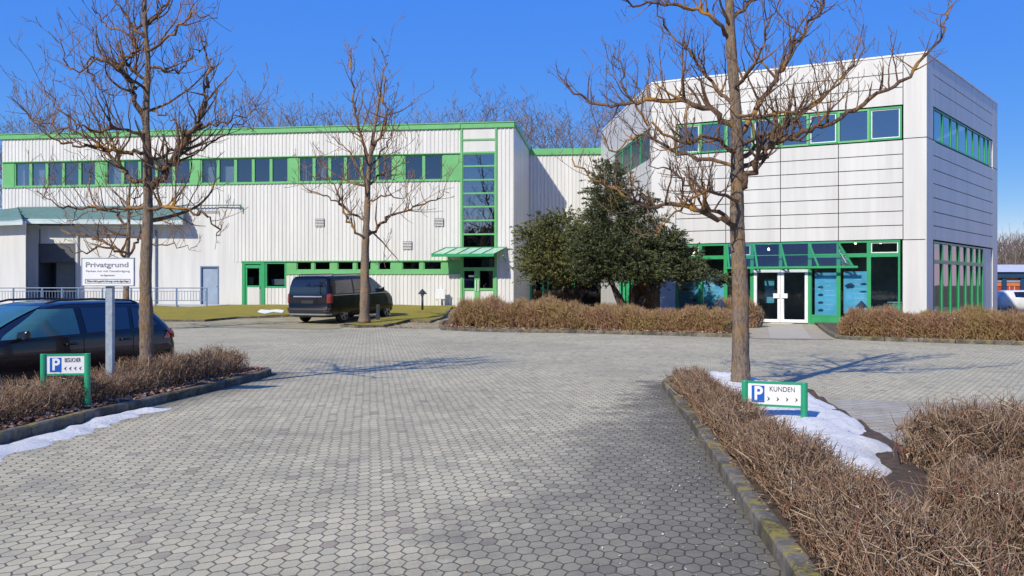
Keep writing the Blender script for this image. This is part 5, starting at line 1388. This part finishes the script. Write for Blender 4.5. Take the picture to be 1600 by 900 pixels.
def car_body(sl, mats, name, par, arches, mat):
    rings = slices(sl); n = len(rings[0]); mb = MB()
    for r_ in rings: mb.v += r_
    for i in range(len(rings)-1):
        for j in range(n):
            a_ = i*n+j; b2 = i*n+(j+1) % n; mb.f.append((a_, b2, b2+n, a_+n)); mb.m.append(0)
    mb.f.append(tuple(range(n))[::-1]); mb.m.append(0)
    mb.f.append(tuple((len(rings)-1)*n+j for j in range(n))); mb.m.append(0)
    o = mb.build(name, mat, par, smooth=True)
    # cut the wheel arches
    cut = MB()
    for x, r in arches: cut.tube([(x, -1.3, r*.93), (x, 1.3, r*.93)], r, 28)
    c_ = cut.build('cutter', M['plastic'])
    md = o.modifiers.new('b', 'BOOLEAN'); md.operation = 'DIFFERENCE'; md.object = c_; md.solver = 'EXACT'
    dg = bpy.context.evaluated_depsgraph_get(); dg.update()
    me = bpy.data.meshes.new_from_object(o.evaluated_get(dg)); o.modifiers.clear()
    bm = bmesh.new(); bm.from_mesh(me)
    for ed in bm.edges: ed.smooth = not (len(ed.link_faces) == 2 and ed.calc_face_angle(0) > R(42))
    for fc in bm.faces: fc.smooth = True; fc.material_index = 0
    bm.to_mesh(me); bm.free(); me.materials.clear(); me.materials.append(mat); me.materials.append(M['plastic'])
    for p_ in me.polygons:
        p_.material_index = 1 if (abs(p_.center.y) < .72 and p_.center.z < .75 and any(abs(p_.center.x-x) < r+.05 for x, r in arches)) else 0
    o.data = me
    cd = c_.data; bpy.data.objects.remove(c_); 
    return o
def hwz(sl, x, z):
    """half width of the body at x, z"""
    for a_, b2 in zip(sl, sl[1:]):
        if a_[0] <= z <= b2[0] or b2 is sl[-1]:
            t = (z-a_[0])/max(1e-6, b2[0]-a_[0]); t = max(0, min(1, t)); v = [p+(q-p)*t for p, q in zip(a_, b2)]
            xr, xf, hw, rr, rf, bow = v[1:]
            L = xf-xr; c_ = (xf+xr)/2; k = 1-bow*abs(2*(x-c_)/L)**2.2; y = hw
            if x > xf-rf: q = min(1, (x-(xf-rf))/rf); y = hw-rf+rf*math.sqrt(max(0, 1-q*q))
            if x < xr+rr: q = min(1, (xr+rr-x)/rr); y = hw-rr+rr*math.sqrt(max(0, 1-q*q))
            return y*k
    return .8
def side_patch(sl, sd, lower, upper, off_=.006, nx_=14, nz_=6, mb=None):
    """lower/upper: polylines [(x,z)..]"""
    mb = mb or MB()
    def ip(P, t):
        P = sorted(P); x0, x1 = P[0][0], P[-1][0]; x = x0+(x1-x0)*t
        for (xa, za), (xb, zb_) in zip(P, P[1:]):
            if x <= xb+1e-9: return x, za+(zb_-za)*(x-xa)/max(1e-9, xb-xa)
        return P[-1]
    G_ = []
    for i in range(nx_+1):
        xl, zl = ip(lower, i/nx_); xu, zu = ip(upper, i/nx_); row = []
        for j in range(nz_+1):
            t = j/nz_; x = xl+(xu-xl)*t; z = zl+(zu-zl)*t; row.append((x, sd*(hwz(sl, x, z)+off_), z))
        G_.append(row)
    for i in range(nx_):
        for j in range(nz_):
            q = [G_[i][j], G_[i+1][j], G_[i+1][j+1], G_[i][j+1]]
            if sd > 0: q = q[::-1]
            mb.quad(*q)
    return mb
def rear_x(sl, y, z):
    for a_, b2 in zip(sl, sl[1:]):
        if a_[0] <= z <= b2[0]:
            t = (z-a_[0])/max(1e-6, b2[0]-a_[0]); v = [p+(q-p)*t for p, q in zip(a_, b2)]; xr, xf, hw, rr = v[1:5]
            x = xr; ay = abs(y)
            bowx = -.04*(1-(min(ay, hw)/hw)**2)
            if ay > hw-rr: q = min(1, (ay-(hw-rr))/rr); x = xr+rr-rr*math.sqrt(max(0, 1-q*q)); 
            return x+bowx
    return 0
def rear_patch(sl, y0, y1, z0, z1, off_=.008, taper=0, ny=12, nz_=6):
    mb = MB(); G_ = []
    for i in range(ny+1):
        row = []
        for j in range(nz_+1):
            t = j/nz_; z = z0+(z1-z0)*t; yc = (y0+y1)/2; y = yc+((y0+(y1-y0)*i/ny)-yc)*(1-taper*t); row.append((rear_x(sl, y, z)-off_, y, z))
        G_.append(row)
    for i in range(ny):
        for j in range(nz_): mb.quad(G_[i][j], G_[i][j+1], G_[i+1][j+1], G_[i+1][j])
    return mb
def wheel(par, x, y, r, sd, spokes=5, wd=.22, rim='alloy'):
    w_ = empty('wheel', (x, y, r), 0, par)
    mb = MB(); prof = [(.0, r*.72), (.02, r*.93), (.05, r), (wd-.05, r), (wd-.02, r*.93), (wd, r*.72)]
    mb.tube([(0, sd*(-wd/2+p), 0) for p, q in prof], [q for p, q in prof], 28); mb.build('tyre', M['tyre'], w_, smooth=True, angle=40)
    mb = MB(); mb.tube([(0, sd*(wd/2-.012), 0), (0, sd*(wd/2-.004), 0)], [r*.70, r*.66], 28)
    for i in range(spokes*2):
        a_ = 2*math.pi*(i//2)/spokes+(.13 if i % 2 else -.13)
    rm = mb.build('rim_disc', M['plastic'], w_)
    mb = MB()
    for i in range(28):
        a_ = 2*math.pi*i/28; b2 = 2*math.pi*(i+1)/28; yy_ = sd*(wd/2+.004)
        mb.bar((math.cos(a_)*r*.68, yy_, math.sin(a_)*r*.68), (math.cos(b2)*r*.68, yy_, math.sin(b2)*r*.68), .02, .02)
    for i in range(spokes):
        for o_ in (-.16, .16):
            a_ = 2*math.pi*i/spokes; b2 = a_+o_; yy_ = sd*(wd/2+.006)
            mb.bar((math.cos(a_)*r*.1, yy_, math.sin(a_)*r*.1), (math.cos(b2)*r*.68, yy_, math.sin(b2)*r*.68), .035, .02, up=(0, 1, 0))
    mb.tube([(0, sd*(wd/2), 0), (0, sd*(wd/2+.02), 0)], r*.14, 12); mb.build('rim', M[rim], w_)
    return w_

# --- black van
SV = [  # z, xr, xf, hw, rr, rf, bow
 (.24, .10, 4.95, .82, .25, .45, .02), (.34, .0, 5.08, .92, .22, .55, .02), (.55, -.04, 5.12, .955, .20, .58, .02), (.62, .015, 5.12, .955, .16, .58, .02),
 (.85, .02, 5.04, .965, .15, .6, .02), (1.0, .03, 4.90, .965, .15, .6, .02), (1.08, .035, 4.78, .96, .15, .6, .02), (1.14, .04, 4.66, .95, .15, .6, .02),
 (1.22, .05, 4.48, .935, .15, .6, .022), (1.45, .07, 4.08, .90, .15, .55, .025), (1.65, .11, 3.72, .86, .16, .5, .03), (1.76, .15, 3.50, .83, .18, .5, .03), (1.83, .26, 3.1, .74, .22, .5, .03), (1.87, .40, 2.85, .62, .3, .5, .03), (1.885, .6, 2.5, .42, .3, .4, .03)]
rr_w = Vector((-7.05, 38.2)); th = math.atan2(.915, .403); hx = Vector((math.cos(th), math.sin(th))); rt_ = Vector((hx.y, -hx.x))
vs_ = 1.04
org = rr_w-hx*1.02*vs_-rt_*.82*vs_
van = empty('parked_van', (org.x, org.y, g(org.x+1, org.y+1)-.0), th); van.scale = (vs_, vs_*1.08, vs_)
van.rotation_euler = (0, -R(1.4), th)
tag(van, 'black passenger van with dark windows parked by the grass island, seen from behind', 'van')
car_body(SV, None, 'body', van, [(1.02, .37), (4.22, .37)], M['vanpaint'])
for x in (1.02, 4.22):
    for sd in (-1, 1): wheel(van, x, sd*.80, .345, sd)
rear_patch(SV, -.80, .80, 1.13, 1.70, .010, .10).build('rear_window', M['carglass'], van, smooth=True)
for sd in (-1, 1):
    side_patch(SV, sd, [(.42, 1.16), (1.62, 1.16)], [(.52, 1.66), (1.62, 1.69)]).build('side_window', M['carglass'], van, smooth=True)
    side_patch(SV, sd, [(1.72, 1.16), (2.85, 1.16)], [(1.72, 1.69), (2.85, 1.69)]).build('side_window', M['carglass'], van, smooth=True)
    side_patch(SV, sd, [(2.96, 1.16), (3.98, 1.16)], [(2.96, 1.66), (3.42, 1.64)]).build('side_window', M['tealglass'], van, smooth=True)
    side_patch(SV, sd, [(.02, .82), (.21, .82)], [(.06, 1.16), (.21, 1.16)], .012, 6, 6).build('tail_light', M['lampdull'], van, smooth=True)
    rear_patch(SV, sd*.965, sd*.82, .80, 1.14, .012, 0, 5, 5).build('tail_light', M['lampdull'], van, smooth=True)
    side_patch(SV, sd, [(.25, 1.09), (4.3, 1.09)], [(.25, 1.102), (4.3, 1.102)], .01, 20, 1).build('waist_trim', M['chrome'], van)
    side_patch(SV, sd, [(1.5, .30), (3.75, .30)], [(1.5, .40), (3.75, .40)], .02, 10, 2).build('sill', M['plastic'], van)
    side_patch(SV, sd, [(1.66, .45), (1.672, .45)], [(1.66, 1.72), (1.672, 1.72)], .004, 1, 10).build('door_gap', M['dark'], van)
    side_patch(SV, sd, [(2.9, .42), (2.912, .42)], [(2.9, 1.72), (2.912, 1.72)], .004, 1, 10).build('door_gap', M['dark'], van)
    mb = MB(); mb.tube([(.5, sd*.72, 1.83), (.62, sd*.72, 1.90), (2.8, sd*.72, 1.90), (2.95, sd*.71, 1.85)], .018, 6); mb.build('roof_rail', M['plastic'], van)
    mb = MB(); mb.hexa([(3.55, sd*.93, 1.15), (3.72, sd*.93, 1.15), (3.72, sd*1.12, 1.17), (3.60, sd*1.12, 1.17), (3.55, sd*.93, 1.30), (3.70, sd*.93, 1.30), (3.70, sd*1.12, 1.34), (3.60, sd*1.12, 1.34)]); mb.build('wing_mirror', M['vanpaint'], van, bevel=.03)
mb = rear_patch(SV, -.62, .62, 1.03, 1.075, .022, 0, 12, 2); mb.build('chrome_strip', M['chrome'], van, smooth=True)
rear_patch(SV, -.26, .26, .78, .90, .014, 0, 4, 2).build('number_plate', M['plastic'], van)
mb = rear_patch(SV, -.93, .93, .36, .60, .035, 0, 16, 4); mb.build('bumper', M['plastic'], van, smooth=True)
mb = rear_patch(SV, -.93, .93, .33, .39, .05, 0, 16, 2); mb.build('bumper_trim', M['galv'], van, smooth=True)
mb = rear_patch(SV, -.955, .955, .585, .61, .045, 0, 16, 2); mb.build('bumper_trim', M['plastic'], van, smooth=True)
for sd in (-1, 1): rear_patch(SV, sd*.9, sd*.72, .46, .50, .045, 0, 4, 2).build('reflector', M['lampdull'], van)
mb = MB(); mb.box(.16, .34, -.70, .70, 1.795, 1.83); mb.build('roof_spoiler', M['vanpaint'], van, bevel=.015)
mb = MB(); mb.bar((-.02, 0, 1.14), (.04, .30, 1.36), .015); mb.build('wiper', M['plastic'], van)
side_patch(SV, -1, [(4.62, .72), (5.0, .74)], [(4.62, .92), (4.95, .88)], .008, 6, 3).build('headlight', M['lampwhite'], van)

# --- dark estate car on the left (faces the camera's left)
SC = [
 (.18, .14, 4.30, .78, .3, .5, .03), (.28, .04, 4.42, .88, .3, .6, .03), (.50, .0, 4.46, .905, .30, .65, .035), (.70, .02, 4.44, .91, .30, .7, .035), (.76, .04, 4.36, .905, .30, .7, .035),
 (.84, .05, 4.15, .90, .30, .7, .035), (.90, .06, 3.8, .895, .30, .7, .04), (.95, .08, 3.55, .88, .30, .7, .04), (1.02, .13, 3.36, .855, .30, .65, .045), (1.12, .22, 3.16, .815, .30, .6, .05), (1.24, .34, 2.90, .765, .30, .55, .055), (1.34, .44, 2.66, .715, .30, .5, .06), (1.39, .52, 2.50, .67, .3, .45, .06), (1.425, .66, 2.30, .60, .3, .4, .06), (1.445, .95, 2.05, .44, .3, .3, .06)]
hv = Vector((-.47, -.883)); th2 = math.atan2(hv.y, hv.x); lft = Vector((-hv.y, hv.x))   # left of heading
org2 = Vector((-5.72, 16.1))
# left side rear corner sits at org2
car = empty('estate_car', (0, 0, 0), th2); 
o2 = org2-lft*.88; car.location = (o2.x, o2.y, -.05)
tag(car, 'dark blue black estate car with red tail light parked behind the left hedge', 'car')
car_body(SC, None, 'body', car, [(.86, .36), (3.52, .36)], M['paint'])
for x in (.86, 3.52):
    for sd in (-1, 1): wheel(car, x, sd*.77, .325, sd)
for sd in (1, -1):
    side_patch(SC, sd, [(2.02, .945), (3.28, .905)], [(2.02, 1.335), (2.52, 1.33)], .007, 14, 8).build('side_window', M['tealglass'], car, smooth=True)
    side_patch(SC, sd, [(1.08, .985), (1.90, .95)], [(1.02, 1.335), (1.90, 1.345)], .007, 12, 8).build('side_window', M['carglass'], car, smooth=True)
    side_patch(SC, sd, [(.50, 1.03), (1.0, .99)], [(.66, 1.29), (.94, 1.332)], .007, 10, 8).build('side_window', M['carglass'], car, smooth=True)
    side_patch(SC, sd, [(.5, .955), (3.2, .885)], [(.5, .967), (3.2, .897)], .009, 24, 1).build('waist_trim', M['plastic'], car)
    side_patch(SC, sd, [(.03, .80), (.42, .80)], [(.10, .96), (.30, .94)], .012, 8, 4).build('tail_light', M['lampred'], car, smooth=True)
    rear_patch(SC, sd*.885, sd*.62, .80, .95, .014, 0, 6, 4).build('tail_light', M['lampred'], car, smooth=True)
    side_patch(SC, sd, [(.06, .845), (.22, .845)], [(.08, .875), (.20, .875)], .016, 4, 2).build('reflector_strip', M['lampwhite'], car)
    for x in (1.955, 1.03):
        side_patch(SC, sd, [(x, .30), (x+.010, .30)], [(x, .93), (x+.010, .93)], .003, 1, 8).build('door_gap', M['dark'], car)
    for x, z in ((2.18, .80), (1.18, .825)):
        mb = MB(); y = hwz(SC, x, z); mb.tube([(x-.11, sd*(y+.01), z), (x-.08, sd*(y+.045), z+.005), (x+.08, sd*(y+.045), z), (x+.11, sd*(y+.01), z-.005)], .017, 8); mb.build('door_handle', M['paint'], car, smooth=True)
    mb = MB(); mb.tube([(.75, sd*.625, 1.40), (.9, sd*.635, 1.445), (1.6, sd*.63, 1.475), (2.2, sd*.61, 1.46), (2.4, sd*.60, 1.42)], .017, 8); mb.build('roof_rail', M['plastic'], car, smooth=True)
    mb = MB(); mb.hexa([(2.92, sd*.88, .90), (3.08, sd*.88, .90), (3.06, sd*1.08, .90), (2.96, sd*1.08, .90), (2.94, sd*.88, 1.00), (3.06, sd*.88, 1.02), (3.04, sd*1.08, 1.04), (2.96, sd*1.08, 1.04)]); mm = mb.build('wing_mirror', M['paint'], car, bevel=.03)
    mb = MB(); mb.box(2.955, 3.075, sd*1.03 if sd > 0 else -1.09, sd*1.09 if sd > 0 else -1.03, .915, .935); mb.build('indicator', M['plastic'], mm)
    side_patch(SC, sd, [(.55, .72), (1.18, .72)], [(.6, .745), (1.12, .745)], .02, 12, 1)
rear_patch(SC, -.62, .62, 1.02, 1.32, .010, .2).build('rear_window', M['carglass'], car, smooth=True)
# windscreen
mb = MB(); G_ = []
for i in range(11):
    row = []
    for j in range(6):
        t = j/5; z = .97+(1.37-.97)*t; y = -.62+1.24*i/10; y *= 1-.12*t
        for a_, b2 in zip(SC, SC[1:]):
            if a_[0] <= z <= b2[0]:
                u_ = (z-a_[0])/(b2[0]-a_[0]); xf = a_[2]+(b2[2]-a_[2])*u_; hw_ = a_[3]+(b2[3]-a_[3])*u_; rf_ = a_[5]+(b2[5]-a_[5])*u_
        ay = abs(y); x = xf if ay < hw_-rf_ else xf-rf_+rf_*math.sqrt(max(0, 1-((ay-(hw_-rf_))/rf_)**2)); row.append((x+.008, y, z+.006))
    G_.append(row)
for i in range(10):
    for j in range(5): mb.quad(G_[i][j], G_[i+1][j], G_[i+1][j+1], G_[i][j+1])
mb.build('windscreen', M['tealglass'], car, smooth=True)

# --- silver car and shop far right
Yc = 62.0
wc = empty('silver_car', (xat(1612, Yc), Yc, 0), math.pi+.25)
tag(wc, 'silver white car parked far right behind the corner of the office block', 'car')
wc.rotation_euler = (0, 0, -.15)
wc.location = (xat(1552, Yc), Yc, -.15)
car_body(SC, None, 'body', wc, [(.86, .36), (3.52, .36)], M['silverpaint'])
for x in (.86, 3.52): wheel(wc, x, -.77, .325, -1); 
for x in (.86, 3.52): wheel(wc, x, .77, .325, 1)
for sd in (1, -1):
    side_patch(SC, sd, [(2.02, .945), (3.28, .905)], [(2.02, 1.335), (2.52, 1.33)], .007).build('side_window', M['carglass'], wc)
    side_patch(SC, sd, [(1.08, .985), (1.90, .95)], [(1.02, 1.335), (1.90, 1.345)], .007).build('side_window', M['carglass'], wc)
Yq = 92.0; q0x = xat(1548, Yq)
sh = empty('red_shop_building', (q0x+8, Yq+4, 0)); tag(sh, 'low red and orange building with dark blue columns and pale roof at the right edge', 'building')
mb = MB(); z0, z1 = 0, zat(428, Yq); mb.box(-8, 12, -4, 6, 0, z1); mb.build('wall', M['redpaint'], sh)
mb = MB(); mb.box(-8, 12, -4.06, -4.0, zat(447, Yq), zat(434, Yq)); mb.build('orange_band', M['orangepaint'], sh)
mb = MB(); mb.box(-8, 12, -4.12, -4.06, zat(441, Yq), zat(438, Yq)); mb.build('window_strip', M['steeldoor'], sh)
mb = MB(); mb.box(-8, 12, -4.4, -4.0, zat(434, Yq), zat(425, Yq)); mb.build('fascia', M['navy'], sh)
for px in (1567, 1596, 1625):
    mb = MB(); x = xat(px, Yq)-(q0x+8); mb.box(x-.2, x+.2, -4.3, -4.08, 0, zat(428, Yq)); mb.build('column', M['navy'], sh)
mb = MB(); mb.frame if False else None
x = xat(1581, Yq)-(q0x+8)
for a_, b2, c_, d_ in ((x-.28, x-.22, .2, 1.6), (x+.22, x+.28, .2, 1.6), (x-.28, x+.28, 1.6, 1.66)): mb.box(a_, b2, -4.05, -4.01, c_, d_)
mb.build('door_outline', M['cream'], sh)
mb = MB(); zr0, zr1 = zat(425, Yq), zat(412.5, Yq); mb.hexa([(-8.4, -4.6, zr0), (12.4, -4.6, zr0), (12.4, 6.4, zr0), (-8.4, 6.4, zr0), (-8.4, -1, zr1), (12.4, -1, zr1), (12.4, 2, zr1), (-8.4, 2, zr1)]); mb.build('roof', M['paleroof'], sh)

# ================================================================ light, sky, camera
az_l = 35.0; el = 37.0
d = Vector((math.sin(R(az_l))*math.cos(R(el)), math.cos(R(az_l))*math.cos(R(el)), -math.sin(R(el))))
sun = bpy.data.lights.new('sun', 'SUN'); sun.energy = 3.6; sun.angle = R(.6); sun.color = (1, .925, .755)
so = bpy.data.objects.new('sun', sun); COL.objects.link(so); so.rotation_euler = d.to_track_quat('-Z', 'Y').to_euler(); so.location = (-20, -20, 40)
w = bpy.data.worlds.new('World'); S.world = w; w.use_nodes = True; nt = w.node_tree
bg = nt.nodes['Background']; sk = node(nt, 'ShaderNodeTexSky', sky_type='NISHITA'); sk.sun_disc = False
sk.sun_elevation = R(el); sk.sun_rotation = R(180+az_l); sk.altitude = 600; sk.air_density = .95; sk.dust_density = .25; sk.ozone_density = 2.4
sc_n = node(nt, 'ShaderNodeSeparateColor'); lk(nt, sk.outputs[0], sc_n.inputs[0]); cc_n = node(nt, 'ShaderNodeCombineColor')
Bv = mth(nt, 'MAXIMUM', sc_n.outputs[2], .001); lum = mth(nt, 'MULTIPLY', mth(nt, 'POWER', Bv, .08), 4.85)
for i_, pw, kk in ((0, 2.45, 1.10), (1, 1.80, .80)):      # a deep, clean, polarised looking blue
    lk(nt, mth(nt, 'MULTIPLY', mth(nt, 'POWER', mth(nt, 'MINIMUM', mth(nt, 'DIVIDE', sc_n.outputs[i_], Bv), 1.0), pw), mth(nt, 'MULTIPLY', lum, kk)), cc_n.inputs[i_])
lk(nt, lum, cc_n.inputs[2]); lk(nt, cc_n.outputs[0], bg.inputs[0]); bg.inputs[1].default_value = .11
cam = bpy.data.cameras.new('camera'); co_ = bpy.data.objects.new('camera', cam); COL.objects.link(co_)
co_.location = (0, 0, CZ); co_.rotation_euler = (R(90), 0, 0); cam.sensor_width = 36; cam.lens = F/1600*36; cam.shift_y = -5/1600; cam.clip_end = 4000; cam.clip_start = .1
S.camera = co_
S.view_settings.view_transform = 'Standard'; S.view_settings.look = 'None'; S.view_settings.exposure = .53; S.view_settings.gamma = 1; S.view_settings.use_curve_mapping = False
S.render.engine = 'CYCLES'
